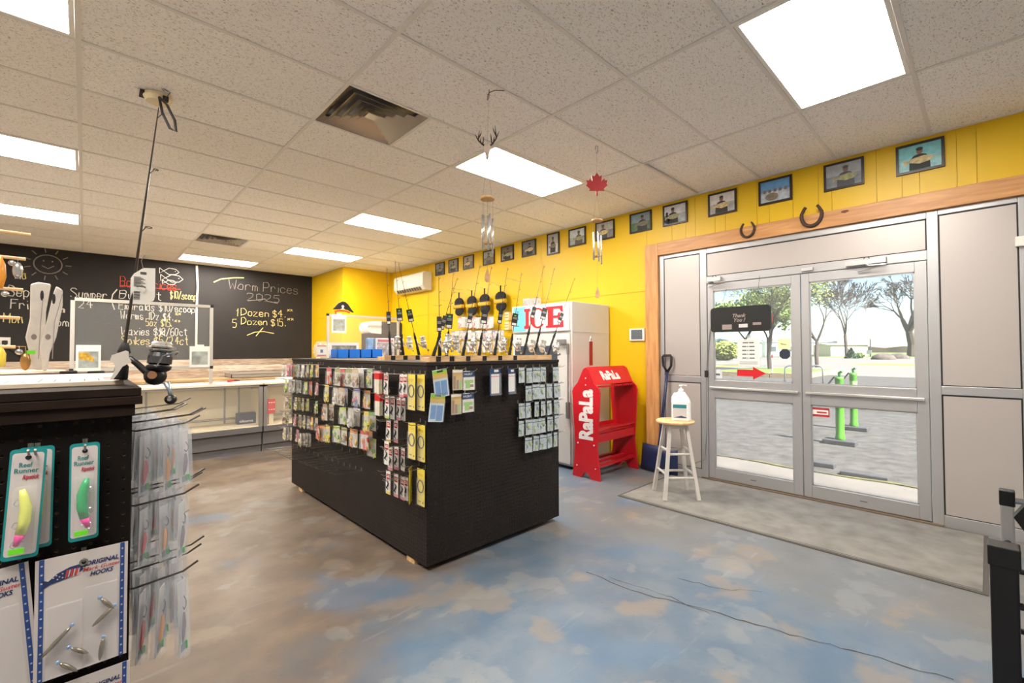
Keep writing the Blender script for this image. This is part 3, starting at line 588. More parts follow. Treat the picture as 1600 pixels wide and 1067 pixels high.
for r_, lst in enumerate((((148, 103, 'white', .06), (255, 112, 'pink', .09), (280, 112, 'red', .04)), ((155, 262, 'lime', .12), (192, 268, 'white', .09), (235, 275, 'pink', .06), (268, 278, 'white', .03)), ((165, 428, 'yellow', .1), (216, 432, 'pink', .06)), ((152, 578, 'white', .16), (178, 620, 'pink', .12), (220, 616, 'pink', .09), (265, 625, 'white', .05)), ((163, 785, 'yellow', .12), (217, 805, 'pink', .09), (262, 825, 'pink', .06), (285, 830, 'white', .03)))):
    rn = ('top', 'second', 'third', 'fourth', 'fifth')[r_]
    for cx, top, col, d in lst:
        p = onX(*L2(cx, top), IX0 - d); put(lurecard(col), p, FACE + random.uniform(-.1, .1), f'white carded lure with red print and {col} base, {rn} row beside the yellow line cards', 'packet', f'{col} based lure cards, {rn} row')
        hook((IX0, p.y, p.z + .003), math.pi, .19, f'wire peg hook for white lure cards, {rn} row', f'lure card hooks, {rn} row')
for r_, (lst, rn) in enumerate(((((325, 112), (390, 114)), 'upper'), (((327, 450), (392, 466)), 'middle'), (((318, 755), (390, 772)), 'lower'))):
    for q, (cx, top) in enumerate(lst):
        p = onX(*L2(cx, top), IX0 - .03 - .03 * (1 - q)); lab = f'yellow card with a black line coil, {rn} pair at the island corner'
        put(ringcard(), p, FACE + (-.75 if (r_ == 2 and q == 0) else 0), lab if not (r_ == 2 and q == 0) else 'yellow card with a black line coil twisted sideways on its hook', 'packet', f'{rn} yellow line cards')
        hook((IX0, p.y, p.z + .004), math.pi, .12, f'wire peg hook for the {rn} yellow line cards', f'{rn} yellow card hooks')
for (cx, cy_, n, dx, dy, L) in ((190, 945, 7, 42, 17, .24), (455, 905, 4, 62, 10, .22), (700, 985, 4, 78, 18, .22), (540, 1090, 7, 60, 18, .22), (450, 1050, 3, 70, 20, .22)):
    for k in range(n):
        p = onX(*L1(cx + dx * k, cy_ + dy * k), IX0); hook((IX0, min(p.y, IY1 - .03), p.z), math.pi, L, 'empty wire peg hook low on the island\'s long side', 'empty hooks low on the island')
# end face (faces -Y)
FE = -math.pi / 2
def L3(cx, top): return 660 + cx / 6.465, 555 + top / 6.465
def jig(v):
    k = ('j', v)
    if k in PK: return PK[k]
    rnd = random.Random(v + 3); m = MB(); w, h = (.052, .105) if v % 2 else (.066, .105)
    m.box(-.0008, .0008, -w / 2, w / 2, -h, .004, 0).box(.0008, .0012, -w / 2, w / 2, -.020, -.016, 1)
    for q in range(4):
        y = rnd.uniform(-.35, .35) * w; z = rnd.uniform(-.8, -.35) * h; m.tube([(.003, y, z + .02), (.005, y + rnd.uniform(-.01, .01), z), (.003, y + .008, z - .015)], [.001, .0045, .001], 5, 2 + q % 2)
    m.add([(.007, -w / 2, -.02), (.007, w / 2, -.02), (.009, w / 2, -h), (.009, -w / 2, -h)], [(0, 1, 2, 3)], 4)
    PK[k] = m.mesh('jig_packet', [mat('jig_silver', (176, 190, 196), .3, noise=.25, nscale=90), M_blk_, mat('jig_teal', (90, 130, 140), .4), pc('lime', COLS['lime']), M_film]); return PK[k]
JR = [[(1002, 130), (1080, 135), (1155, 130), (1222, 125), (1348, 125)], [(1072, 315), (1148, 300), (1213, 300), (1282, 293), (1358, 288)], [(1003, 490), (1068, 485), (1155, 475), (1220, 468), (1280, 462), (1355, 455)], [(1000, 668), (1075, 655), (1140, 650), (1205, 640), (1290, 625), (1357, 610)], [(1072, 835), (1150, 820), (1222, 808), (1285, 795), (1345, 783)]]
for r_, lst in enumerate(JR):
    rn = ('top', 'second', 'third', 'fourth', 'bottom')[r_]
    for q, (cx, top) in enumerate(lst):
        p = onY(*L3(cx, top), IY0 - .04); put(jig((r_ * 3 + q) % 5), p, FE + random.uniform(-.25, .25), f'small silver blue jig packet in the {rn} row on the island\'s end', 'packet', f'jig packets, {rn} row', 0, random.uniform(-.06, .06)); hook((p.x, IY0, p.z + .004), FE, .09, f'short wire hook for jig packets, {rn} row on the island\'s end', f'jig hooks, {rn} row')
    p = onY(*L3(1440, lst[-1][1] - 5), IY0); o = hook((IX1, IY0 + .03, p.z), 0, .12, 'wire hook sticking out past the island\'s corner towards the ice chest', 'hooks on the far island side')
def card(key, w, h, parts, mats_):
    if key not in PK:
        m = MB(); m.box(-.0008, .0008, -w / 2, w / 2, -h, .004, 0)
        for (y0, y1, z0, z1, mi) in parts: m.box(.0008, .0014 + .0002 * mi, y0 * w, y1 * w, -z1 * h, -z0 * h, mi)
        m.add([(.008, -w / 2, -.03), (.008, w / 2, -.03), (.011, w / 2, -h), (.011, -w / 2, -h)], [(0, 1, 2, 3)], len(mats_)); PK[key] = m.mesh(key, mats_ + [M_film])
    return PK[key]
M_navy = mat('print_navy', (30, 62, 104), .5); M_aqua = mat('print_blue', (48, 128, 196), .5); M_pgreen = mat('print_green', (140, 196, 76), .5); M_gold = mat('print_gold', (206, 168, 60), .5); M_pinkp = mat('print_pink', (214, 100, 120), .5)
blu = card('blue_rig_packet', .105, .165, [(-.5, .5, 0, .12, 1), (-.5, .5, .12, .32, 2), (-.4, -.05, .4, .9, 3), (0, .42, .4, .96, 3), (-.2, .2, .02, .08, 4)], [mat('pkt_paleblue', (196, 212, 222), .4), M_pgreen, M_gold, M_aqua, M_blk_])
lead = card('leader_packet', .078, .125, [(-.5, .5, 0, .12, 1), (-.3, .4, .2, .5, 2), (-.4, -.2, .3, .95, 3), (-.1, .1, .5, .95, 3), (.2, .4, .55, .95, 4)], [pc('tan', COLS['tan']), M_cardw, M_gold, mat('print_brown', (140, 96, 56), .5), M_pgreen])
hal = card('halibut_rig_packet', .09, .118, [(-.5, .5, 0, .3, 1), (-.4, .4, .45, .62, 2), (-.3, .1, .6, .9, 2), (.1, .4, .7, .85, 3)], [M_cardw, M_navy, M_pgreen, mat('print_brown')])
lng = card('long_rig_card', .098, .178, [(-.36, .36, .2, .93, 1), (-.36, .36, .27, .30, 2), (-.1, .3, .03, .12, 1)], [M_navy, M_cardw, M_pinkp])
lng2 = card('slim_rig_card', .068, .175, [(-.42, .42, .2, .9, 1), (-.42, .42, .27, .3, 2), (-.1, .3, .03, .12, 1)], [M_navy, M_cardw, M_pinkp])
for me, cx, top, rl, lab, cat in ((blu, 172, 150, .12, 'blue and green rig packet tilted on the island\'s end, upper one', 'packet'), (blu, 160, 395, -.12, 'blue and green rig packet tilted on the island\'s end, lower one', 'packet'), (lead, 355, 150, 0, 'brown and gold leader packet on the upper hook of the island\'s end', 'packet'), (lead, 342, 395, 0, 'brown and gold leader packet on the lower hook of the island\'s end', 'packet'), (hal, 470, 165, 0, 'navy headed white rig packet with green rigs, upper one', 'packet'), (hal, 462, 388, 0, 'navy headed white rig packet with green rigs, lower one', 'packet'), (lng, 735, 138, 0, 'wide navy bordered white rig card on the island\'s end', 'packet'), (lng2, 900, 138, 0, 'slim navy bordered white rig card beside the jig packets', 'packet')):
    p = onY(*L3(cx, top), IY0 - .05); pk = put(me, p, FE, lab, cat, None, 0, rl); hook((p.x + .012, IY0, p.z + .002), FE, .12, 'wire peg hook for the larger rig packets on the island\'s end', 'rig packet hooks')
    if me is hal: text('HALIBUT', M_cardw, (.0012, -.04, -.022), (0, 1, 0), (0, 0, 1), .013, pk, 'lettering', .9, .01)
# ================================================================== THINGS ON THE ISLAND
M_reel = mat('reel_silver', (206, 204, 198), .25, .55); M_reelb = mat('reel_black', (34, 32, 32), .35, .2); M_spool = mat('spool_metal', (226, 224, 220), .2, .8); M_grip = mat('grip_foam', (28, 26, 26), .8); M_blank = mat('rod_blank', (40, 34, 32), .3); M_chrome = mat('chrome', (210, 212, 216), .12, 1)
def reel_parts(parent, sx=1, body=M_reel, z0=.0):
    """spinning reel under a rod; rod axis = local Z, reel hangs towards local +X"""
    mb = MB(); mb.tube([(.006, 0, .105), (.012, 0, .10), (.034, 0, .075), (.05, 0, .07)], [.004, .006, .006, .009], 7); mb.tube([(.008, 0, .075), (.008, 0, .135)], .004, 6)
    mb.ball((.056, 0, .072), .024, 12, 0, (1, .75, 1.05)); mb.lathe([(.019, .09), (.024, .098), (.024, .112), (.017, .116)], (.056, 0, 0), 16)
    r_ = mb.build('reel', body, parent, smooth=True)
    MB().lathe([(.012, .114), (.021, .118), (.021, .122), (.015, .125), (.015, .138), (.021, .141), (.021, .146), (.012, .149), (.006, .152)], (.056, 0, 0), 18).build('spool', M_spool, r_)
    MB().tube([(.056, -.025, .105), (.062, -.028, .125), (.078, -.016, .138), (.084, 0, .142), (.078, .016, .138), (.062, .028, .125), (.056, .025, .105)], .0018, 6).build('bail', M_chrome, r_)
    MB().tube([(.056, -.02, .07), (.056, -.038, .066)], .004, 6).tube([(.056, -.038, .068), (.075, -.042, .035)], .0042, 6).tube([(.075, -.034, .035), (.075, -.064, .035)], .0075, 8).build('crank', M_chrome, r_)
    MB().lathe([(.011, -.019), (.011, -.0205)], (.058, 0, .072), 14, 0, 'Y').build('side_cap', mat('cap_gold', (176, 160, 130), .3, .8), r_)
    return r_
def rod(lab, base, tip, side, grp, tagkind=None, tagat=.42, body=M_reel, L_h=.19, scale=1, name='ice_fishing_rod', reel=True):
    z = (tip - base); L = z.length / scale; z.normalize(); x = Vector(side); x = (x - z * x.dot(z)).normalized(); y = z.cross(x)
    t = thing(name, lab, 'fishing rod', base, grp, world=False)
    t.matrix_world = Matrix(((x.x, y.x, z.x, base.x), (x.y, y.y, z.y, base.y), (x.z, y.z, z.z, base.z), (0, 0, 0, 1))) @ Matrix.Scale(scale, 4)
    MB().tube([(0, 0, z_ * L_h / .19) for z_ in (0, .012, .07, .078, .135, .14, .19)], [.011, .012, .011, .008, .008, .011, .006], 10).build('handle', M_grip, t, smooth=True)
    MB().tube([(0, 0, L_h - .01), (0, 0, L * .6), (0, 0, L)], [.0032, .0022, .001], 6).build('blank', M_blank, t)
    for k in range(4):
        zz = L_h + (L - L_h) * (.22 + .25 * k); rr = .007 - .0014 * k
        MB().tube([(0, 0, zz - .01), (.006, 0, zz)] + [(.006 + rr + rr * math.cos(q), rr * math.sin(q), zz + .003) for q in [math.pi - kk * math.pi / 4 for kk in range(9)]], .0009, 5).build('guide', M_reelb, t)
    if reel: reel_parts(t, 1, body)
    if tagkind:
        zt = L * tagat; w_, h_ = (.044, .1) if tagkind != 'slim' else (.032, .098); g = MB().box(.004, .0052, -w_ / 2, w_ / 2, zt - h_, zt)
        tg = bpy.data.objects.new('price_tag', g.mesh('price_tag', mat('tag_black', (30, 30, 32), .5))); COL.objects.link(tg); tg.parent = t
        # turn the tag towards the aisle
        tg.matrix_local = Matrix.Rotation(math.radians(-100), 4, 'Z')
        if tagkind == 'green': gm = MB().ball((.0056, 0, zt - .018), .009, 8, 0, (.1, 1, .7)).build('logo', mat('tag_green', (92, 190, 72), .5), tg)
        MB().box(.0052, .0058, -w_ * .36, w_ * .36, zt - h_ + .006, zt - h_ + .024).build('barcode', M_cardw, tg)
        mb = MB()
        for q in range(3): mb.box(.0052, .0056, -w_ * .36, w_ * .36, zt - .034 - .006 * q, zt - .031 - .006 * q)
        mb.build('small_print', mat('print_grey', (170, 170, 168), .6), tg)
    return t
M_rack = wood('rack_pine', (202, 160, 112), (232, 198, 152), 5, (2, 10, 10)); 
def rodrack(lab, x0, x1, y0, y1, notches):
    t = thing('rod_rack', lab, 'rod rack', ((x0 + x1) / 2, (y0 + y1) / 2, IT)); bx('base_board', M_rack, x0, x1, y0, y1, IT, IT + .028, t, bevel=.002)
    bx('front_lip', M_rack, x0, x1, y0 - .012, y0, IT, IT + .036, t)
    for x in notches: bx('rod_cup', M_grip, x - .018, x + .018, y0 - .014, y0 + .04, IT + .002, IT + .034, t)
def Z7(a, b): return 600 + a / 5.333, 380 + b / 5.333
RY = 2.45
A = [((408, 905), (612, 285), 'slim'), ((464, 905), (456, 280), 'slim'), ((520, 910), (578, 240), 'green'), ((655, 905), (800, 180), 'slim'), ((790, 910), (895, 190), 'wide'), ((920, 905), (1030, 200), 'slim'), ((1045, 910), (1145, 245), 'green')]
rodrack('pine rod rack along the near end of the island top', 1.56, 2.70, RY - .05, RY + .05, [onY(*Z7(*b), RY).x for b, t_, k in A if b[0] != 464])
words = ['left end of the row', 'upright beside the leaning end rod', 'with green logo tag, beside the pirate hat side', 'third reel of the row', 'with broad black tag below the chime', 'fifth reel of the row', 'with green logo tag, nearest the ice sign']
labs = ['leaning short fishing rod with silver reel at the row end by the wall seam', 'upright short fishing rod with silver reel and slim tag beside the leaning end rod', 'short fishing rod with silver reel and green logo tag in the near rack', 'short fishing rod with silver reel below the first hanging mitt pair', 'short fishing rod with silver reel and broad black tag below the antler chime', 'short fishing rod with silver reel below the last hanging mitt', 'short fishing rod with silver reel and green logo tag next to the ice chest']
for k, (b, t_, tk) in enumerate(A):
    p = onY(*Z7(*b), RY); p.z = IT + .03; q = onY(*Z7(*t_), RY + .02)
    rod(labs[k], p, q, (.9, -.45, 0), 'short rods in the near rack', tk, .5, L_h=.17)
for k, (b, t_, tk) in enumerate((((1160, 890), (1335, 180), 'slim'), ((1250, 890), (1420, 200), 'wide'), ((1360, 890), (1590, 285), 'slim'))):
    p = onY(*Z7(*b), RY + .02); p.z = IT + .03; q = onY(*Z7(*t_), RY + .05)
    rod(('first', 'middle', 'last')[k] + ' of three leaning rods with high-set reels in front of the red ice letters', p, q, (.95, -.3, 0), 'leaning rods before the ice sign', tk, .52, L_h=.24)
RY2 = 3.15
rodrack('pine rod rack on the island top behind the blue bins', 1.62, 2.60, RY2 - .05, RY2 + .05, [onY(x, 556, RY2).x for x in (608, 627, 646)])
for k, (b, t_, c, tk) in enumerate((((610, 553), (604, 418), M_reel, 'slim'), ((630, 553), (617, 407), mat('reel_white', (226, 222, 216), .35, .1), 'green'), ((655, 550), (622, 409), M_reel, 'green'))):
    p = onY(*b, RY2); p.z = IT + .03; q = onY(*t_, RY2 + .02)
    rod(('slim upright rod with silver reel right behind the blue bins', 'rod with white reel and green logo tag behind the blue bins', 'leaning rod with long black grip and green logo tag before the air conditioner')[k], p, q, (.9, -.45, 0), 'short rods in the rear rack', tk, .5, c)
# parts bins, jar, prints, leaflets
b0 = onZ(527, 560, IT); y_ = 4.45; xa = onY(527, 556, y_).x; xb = onY(598, 556, y_).x
t = thing('parts_bin_tray', 'row of bright blue plastic parts bins on the island top', 'parts bin', ((xa + xb) / 2, y_, IT)); M_bin = mat('bin_blue', (22, 112, 214), .4)
n = 4; wv = (xb - xa) / n
for k in range(n):
    u0, u1 = xa + wv * k, xa + wv * (k + 1) - .006; m = MB(); hh = zat(xa, y_, 545.5) - IT
    m.box(u0, u0 + .004, y_, y_ + .16, IT, IT + hh).box(u1 - .004, u1, y_, y_ + .16, IT, IT + hh).box(u0, u1, y_ + .156, y_ + .16, IT, IT + hh).box(u0, u1, y_, y_ + .16, IT, IT + .004).box(u0, u1, y_, y_ + .004, IT, IT + hh * .94)
    m.build('bin', M_bin, t)
jp = onX(496, 557, 1.62); jr = .078; jc = Vector((1.66, jp.y + .0, IT))
jc.y = min(jc.y, IY1 - .1); t = thing('glass_jar', 'round clear donation jar with paper notice on the island top', 'jar', jc)
prof = [(jr * .55, 0), (jr * .9, .03), (jr * 1.02, .075), (jr * .92, .12), (jr * .62, .15), (jr * .66, .165)]
MB().lathe(prof, (jc.x, jc.y, IT), 24).build('bowl', film('jar_glass', (235, 236, 232), .3, .05), t, smooth=True)
d = Vector((-jc.x, -jc.y, 0)).normalized(); s_ = Vector((-d.y, d.x, 0)); o_ = jc + d * jr * 1.04 + s_ * -.0
m = MB(); P = lambda u, z: tuple(o_ + s_ * u + Vector((0, 0, z)))
m.add([P(-.045, .02), P(.045, .02), P(.045, .13), P(-.045, .13)], [(0, 1, 2, 3)]); nt_ = m.build('notice', M_cardw, t)
m = MB(); q = lambda u0, u1, z0, z1: m.add([tuple(Vector(P(u, z)) + d * .001) for u, z in ((u0, z0), (u1, z0), (u1, z1), (u0, z1))], [(0, 1, 2, 3)])
q(-.04, .04, .115, .125); q(-.04, .04, .025, .035); m.build('notice_print', mat('print_rose', (196, 110, 120), .6), nt_)
m = MB(); q(-.012, .012, .055, .085); m.build('notice_picture', mat('print_slate', (90, 120, 150), .6), nt_)
# framed print + box of leaflets
def framed(lab, x0, x1, y, z0, z1, name='framed_print'):
    t = thing(name, lab, 'picture', ((x0 + x1) / 2, y, z0)); bx('frame', M_cardw, x0, x1, y, y + .012, z0, z1, t)
    bx('print', mat('print_scene', (150, 140, 120), .5, noise=.6, nscale=14), x0 + .03, x1 - .03, y - .001, y, z0 + .03, z1 - .03, t); return t
pa, pb = onY(514, 535, 4.68), onY(561, 535, 4.68); framed('white framed print standing behind the blue bins', pa.x, pb.x, 4.68, IT, onY(520, 535, 4.68).z)
pa, pb = onY(588, 528, 4.66), onY(616, 528, 4.66); t = thing('leaflet_box', 'small box of leaflets with red heading behind the reels', 'leaflet holder', (pa.x, 4.66, IT))
bx('box', M_cardw, pa.x, pb.x, 4.66, 4.72, IT, pa.z, t); bx('cover', mat('leaflet_print', (176, 168, 172), .5, noise=.5, nscale=30), pa.x + .01, pb.x - .01, 4.657, 4.66, IT + .02, pa.z - .05, t); bx('heading', mat('print_rose'), pa.x + .015, pb.x - .015, 4.6555, 4.657, pa.z - .042, pa.z - .015, t)
pa, pb = onY(575, 528, 4.70), onY(587, 528, 4.70); tag(bx('drink_carton', mat('carton_blue', (140, 170, 205), .4, noise=.4, nscale=8), pa.x, pb.x, 4.70, 4.76, IT, pa.z, bevel=.003), 'narrow pale blue carton beside the leaflet box', 'carton')

# ================================================================== ICE CHEST
EX0, EX1, EY0, EZ = 3.975, 4.735, 3.235, 1.905; EY1 = onX(800, 500, 3.975).y
M_ice = mat('ice_white', (204, 201, 197), .35); M_icer = mat('ice_red', (196, 26, 40), .45)
t = thing('ice_chest', 'tall white ice merchandiser with red ICE lettering against the yellow wall', 'ice chest', ((EX0 + EX1) / 2, (EY0 + EY1) / 2, 0))
bx('body', M_ice, EX0 + .03, EX1, EY0, EY1, .03, EZ, t, bevel=.008); bx('plinth', mat('plinth_dark', (50, 48, 46), .7), EX0 + .05, EX1 - .02, EY0 + .02, EY1 - .02, 0, .035, t)
bx('side_trim', M_ice, EX0 + .03, EX1, EY0 - .003, EY0, 1.555, 1.565, t)
bx('door_panel', M_ice, EX0, EX0 + .03, EY0 + .01, EY1 - .01, .06, 1.54, t, bevel=.004); hd = bx('header_sign', M_cardw, EX0 - .006, EX0 + .03, EY0 + .02, EY1 - .01, 1.57, EZ - .005, t, bevel=.003)
bx('dark_window', mat('ice_glass', (66, 74, 84), .15), EX0 - .004, EX0, onX(871, 540, EX0).y, EY1 - .06, 1.18, 1.40, t)
yC0, yC1 = onX(826, 500, EX0).y, onX(852, 500, EX0).y; z0, z1 = 1.615, 1.86
bb = bx('blue_square', mat('sign_blue', (112, 196, 220), .5), EX0 - .009, EX0 - .006, onX(822, 500, EX0).y, onX(803, 500, EX0).y, 1.585, 1.885, t)
m = MB()
for a_, z_ in ((.35, 1.83), (.35, 1.74), (.35, 1.65)): yq = onX(810, 500, EX0).y; m.box(EX0 - .011, EX0 - .009, yq - .02, yq + .02, z_ - .008, z_ + .008)
m.build('small_marks', mat('sign_blue_dark', (70, 130, 170), .5), bb)
def serif_I(y0, y1):
    yc = (y0 + y1) / 2; s = abs(y1 - y0) / 2
    return [(yc - s, z0), (yc + s, z0), (yc + s, z0 + .03), (yc + s * .5, z0 + .04), (yc + s * .5, z1 - .04), (yc + s, z1 - .03), (yc + s, z1), (yc - s, z1), (yc - s, z1 - .03), (yc - s * .5, z1 - .04), (yc - s * .5, z0 + .04), (yc - s, z0 + .03)]
yI0, yI1 = onX(820, 500, EX0).y, onX(829, 500, EX0).y; MB().prism(serif_I(yI0, yI1), EX0 - .012, EX0 - .006, 'YZ').build('letter', M_icer, hd)
yc, zc = (onX(829, 500, EX0).y + onX(853, 500, EX0).y) / 2, (z0 + z1) / 2; ry, rz = abs(onX(829, 500, EX0).y - onX(853, 500, EX0).y) / 2, (z1 - z0) / 2
out = []; inn = []
for k in range(29):                      # C opens towards -Y (to the right as one faces the sign)
    q = math.radians(-140 + k * 10); out.append((yc + ry * math.cos(q), zc + rz * math.sin(q))); th = .30 + .30 * max(0, math.cos(q)); inn.append((yc + ry * (1 - th) * math.cos(q) * 1.0, zc + rz * .86 * math.sin(q)))
MB().prism(out + inn[::-1], EX0 - .012, EX0 - .006, 'YZ').build('letter', M_icer, hd)
ya, yb = onX(854, 500, EX0).y, onX(881, 500, EX0).y      # E: stem at ya side (left as one faces it), arms towards yb
w_ = yb - ya
E_ = [(ya, z0), (yb, z0), (yb, z0 + .075), (yb - w_ * .08, z0 + .075), (yb - w_ * .2, z0 + .028), (ya + w_ * .42, z0 + .028), (ya + w_ * .42, zc - .014), (ya + w_ * .68, zc - .014), (ya + w_ * .72, zc - .045), (ya + w_ * .8, zc - .045), (ya + w_ * .8, zc + .045), (ya + w_ * .72, zc + .045), (ya + w_ * .68, zc + .014), (ya + w_ * .42, zc + .014), (ya + w_ * .42, z1 - .028), (yb - w_ * .22, z1 - .028), (yb - w_ * .12, z1 - .07), (yb - w_ * .04, z1 - .07), (yb - w_ * .04, z1), (ya, z1), (ya, z1 - .02), (ya + w_ * .1, z1 - .025), (ya + w_ * .1, z0 + .025), (ya, z0 + .02)]
MB().prism(E_, EX0 - .012, EX0 - .006, 'YZ').build('letter', M_icer, hd)
th = MB().box(4.325, 4.38, EY0 - .008, EY0, 1.17, 1.45); tm = th.build('thermometer_strip', mat('thermo_maroon', (150, 26, 40), .4), t)
MB().prism([(4.325, 1.45), (4.38, 1.45), (4.3525, 1.51)], EY0 - .008, EY0, 'XZ').build('strip_tip', M_cardw, tm); MB().tube([(4.3525, EY0 - .008, 1.475), (4.3525, EY0 - .012, 1.475)], .012, 8).build('hole_ring', M_galv, tm)
MB().box(EX0 - .035, EX0 - .012, EY0 + .005, EY0 + .03, 1.30, 1.42).box(EX0 - .04, EX0 - .008, EY0 + .0, EY0 + .04, .58, .76).tube([(EX0 - .024, EY0 + .018, .7), (EX0 - .024, EY0 + .018, 1.35)], .008, 6).box(EX0 - .05, EX0 - .01, EY0 + .05, EY0 + .16, 1.42, 1.47).build('latch_rod', mat('latch_metal', (150, 148, 146), .35, .7), t)

# ================================================================== RED ROD RACK
M_rr = mat('rack_red', (196, 22, 34), .4); M_rw = mat('rack_lettering', (232, 224, 222), .5)
t = thing('red_rod_rack', 'red wooden fishing rod stand with white brand lettering beside the ice chest', 'rod stand', (4.21, 2.92, 0))
side = [(2.742, 0), (2.86, .0), (2.895, .055), (2.945, .055), (2.98, 0), (3.102, 0), (3.065, .33), (3.102, .90), (3.085, .945), (3.03, 1.0), (2.955, 1.145), (2.92, 1.165), (2.885, 1.145), (2.815, 1.0), (2.755, .945), (2.742, .90), (2.78, .33)]
s1 = MB().prism(side, 3.838, 3.858, 'YZ').build('side_panel', M_rr, t, bevel=.002); s2 = MB().prism(side, 4.555, 4.575, 'YZ').build('side_panel', M_rr, t, bevel=.002)
text('RaPaLa', M_rw, (3.837, 2.838, .40), (0, 0, 1), (0, 1, 0), .165, s1, 'lettering', 1, .045, fit=.53)
for (ya, yb, z, h) in ((2.80, 2.83, .36, .02), (3.01, 3.04, .36, .02)): MB().tube([(3.832, (ya + yb) / 2, z), (3.84, (ya + yb) / 2, z)], .008, 8).build('bolt', M_rw, s1)
for (yq, zq) in ((2.80, .12), (3.04, .12), (2.92, 1.05), (2.92, .98)): MB().tube([(3.833, yq, zq), (3.84, yq, zq)], .006, 8).build('bolt', M_rw, s1)
# roof board: sloping front panel with lettering, notched rail below
n = Vector((0, -.6, .8)); m = MB(); ro = [(2.918, 1.16), (2.908, 1.16), (2.812, 1.0), (2.822, 1.0)]
rf = MB().prism([(2.924, 1.163), (2.914, 1.168), (2.800, .985), (2.812, .98)], 3.858, 4.555, 'YZ').build('top_board', M_rr, t); 
dirn = Vector((0, 2.914 - 2.800, 1.168 - .985)).normalized(); text('RaPaLa', M_rw, Vector((4.0, 2.800, .985)) + dirn * .055 + Vector((.02, -.001, .0)), (1, 0, 0), dirn, .10, rf, 'lettering', 1, .045, fit=.33)
MB().prism([(2.916, 1.168), (2.926, 1.163), (3.04, .985), (3.03, .98)], 3.858, 4.555, 'YZ').build('top_board', M_rr, t)
for yq in (2.80, 3.03):
    m = MB(); N = 14
    for k in range(N): xa = 3.858 + (4.555 - 3.858) * k / N; m.box(xa, xa + .697 / N * .62, yq - .03, yq + .012, .955, .972)
    m.box(3.858, 4.555, yq - .004, yq + .012, .955, .972); m.build('notched_rail', M_rr, t)
bx('shelf', M_rr, 3.858, 4.555, 2.80, 3.05, .475, .49, t); bx('shelf_lip', M_rr, 3.858, 4.555, 2.785, 2.80, .385, .47, t); bx('shelf_lip', M_rr, 3.858, 4.555, 3.05, 3.065, .385, .53, t)
bx('shelf_rail', M_rr, 3.858, 4.555, 2.775, 2.80, .515, .53, t); bx('foot_rail', M_rr, 3.858, 4.555, 2.78, 2.825, .13, .155, t); bx('foot_rail', M_rr, 3.858, 4.555, 3.02, 3.06, .13, .155, t); bx('foot_rail', M_rr, 3.858, 4.555, 2.90, 2.94, .13, .155, t)

# ================================================================== STOOL, JUG, SHOVEL, MAT
M_sw = mat('stool_white', (206, 202, 196), .5, noise=.05, nscale=9); sc_ = Vector((3.966, 1.994, 0)); feet = [(3.749, 1.988), (3.965, 1.78), (3.963, 2.212), (4.187, 1.997)]
t = thing('bar_stool', 'white wooden bar stool with round pine seat on the entrance mat', 'stool', sc_); SH = .70
MB().lathe([(.15, SH - .03), (.168, SH - .02), (.17, SH - .008), (.162, SH), (.01, SH)], (sc_.x, sc_.y, 0), 32).build('seat', wood('seat_pine', (206, 166, 116), (232, 198, 150), 4, (3, 12, 3)), t, smooth=False)
lp = []
for (x, y) in feet:
    f_ = Vector((x, y, .0135)); h_ = sc_ + (f_ - sc_) * .48; h_.z = SH - .03; lp.append((f_, h_)); MB().tube([f_, h_], [.021, .019], 4).build('leg', M_sw, t)
m = MB(); m.lathe([(.115, SH - .07), (.125, SH - .03)], (sc_.x, sc_.y, 0), 4); m.build('apron', M_sw, t)
for (a, b, zz) in ((0, 1, .20), (1, 3, .23), (3, 2, .20), (2, 0, .23), (0, 1, .42), (1, 3, .45), (3, 2, .42), (2, 0, .45)):
    k = lambda i: lp[i][0].lerp(lp[i][1], zz / SH); MB().tube([k(a), k(b)], .011, 8).build('rung', M_sw, t, smooth=True)
jx, jy = 3.985, 1.945; t = thing('sanitizer_jug', 'white pump jug with teal label standing on the bar stool', 'jug', (jx, jy, SH)); d = Vector((-jx, -jy, 0)).normalized(); s_ = Vector((-d.y, d.x, 0))
J = Matrix(((s_.x, d.x, 0, jx), (s_.y, d.y, 0, jy), (0, 0, 1, SH), (0, 0, 0, 1))) @ Matrix.Scale(1, 4); m = MB(); m.M = J
M_jug = mat('jug_white', (236, 236, 234), .35)
def rr(hx, hy, z, cx=0): return [(cx + hx * q, hy * p, z) for q, p in ((-1, -.8), (-.8, -1), (.8, -1), (1, -.8), (1, .8), (.8, 1), (-.8, 1), (-1, .8))]
lv = [rr(.076, .06, 0), rr(.082, .065, .01), rr(.082, .065, .17), rr(.07, .058, .20), rr(.035, .035, .255, .0), rr(.026, .026, .262, .0)]
vs = [p for l in lv for p in l]; m.add(vs, [(i * 8 + j, i * 8 + (j + 1) % 8, i * 8 + 8 + (j + 1) % 8, i * 8 + 8 + j) for i in range(5) for j in range(8)] + [tuple(range(8))[::-1], tuple(range(40, 48))]); bd = m.build('body', M_jug, t, bevel=.006)
m = MB(); m.M = J; m.tube([(-.02, 0, .245), (-.055, 0, .24), (-.072, 0, .21), (-.075, 0, .16)], .011, 8); m.build('grip', M_jug, t, smooth=True)
m = MB(); m.M = J; m.lathe([(.022, .262), (.022, .285), (.01, .288), (.006, .31)], (0, 0, 0), 14); m.tube([(0, 0, .31), (0, 0, .325)], .016, 8).tube([(0, 0, .322), (.05, 0, .318)], .006, 6); m.build('pump', M_jug, t, smooth=True)
m = MB(); m.M = J; m.box(-.07, .045, .0655, .067, .03, .15); lb_ = m.build('label', mat('label_pale', (206, 200, 198), .5), t)
m = MB(); m.M = J; m.box(-.07, .045, .067, .0675, .118, .15); m.build('label_band', mat('label_teal', (40, 128, 140), .5), lb_)
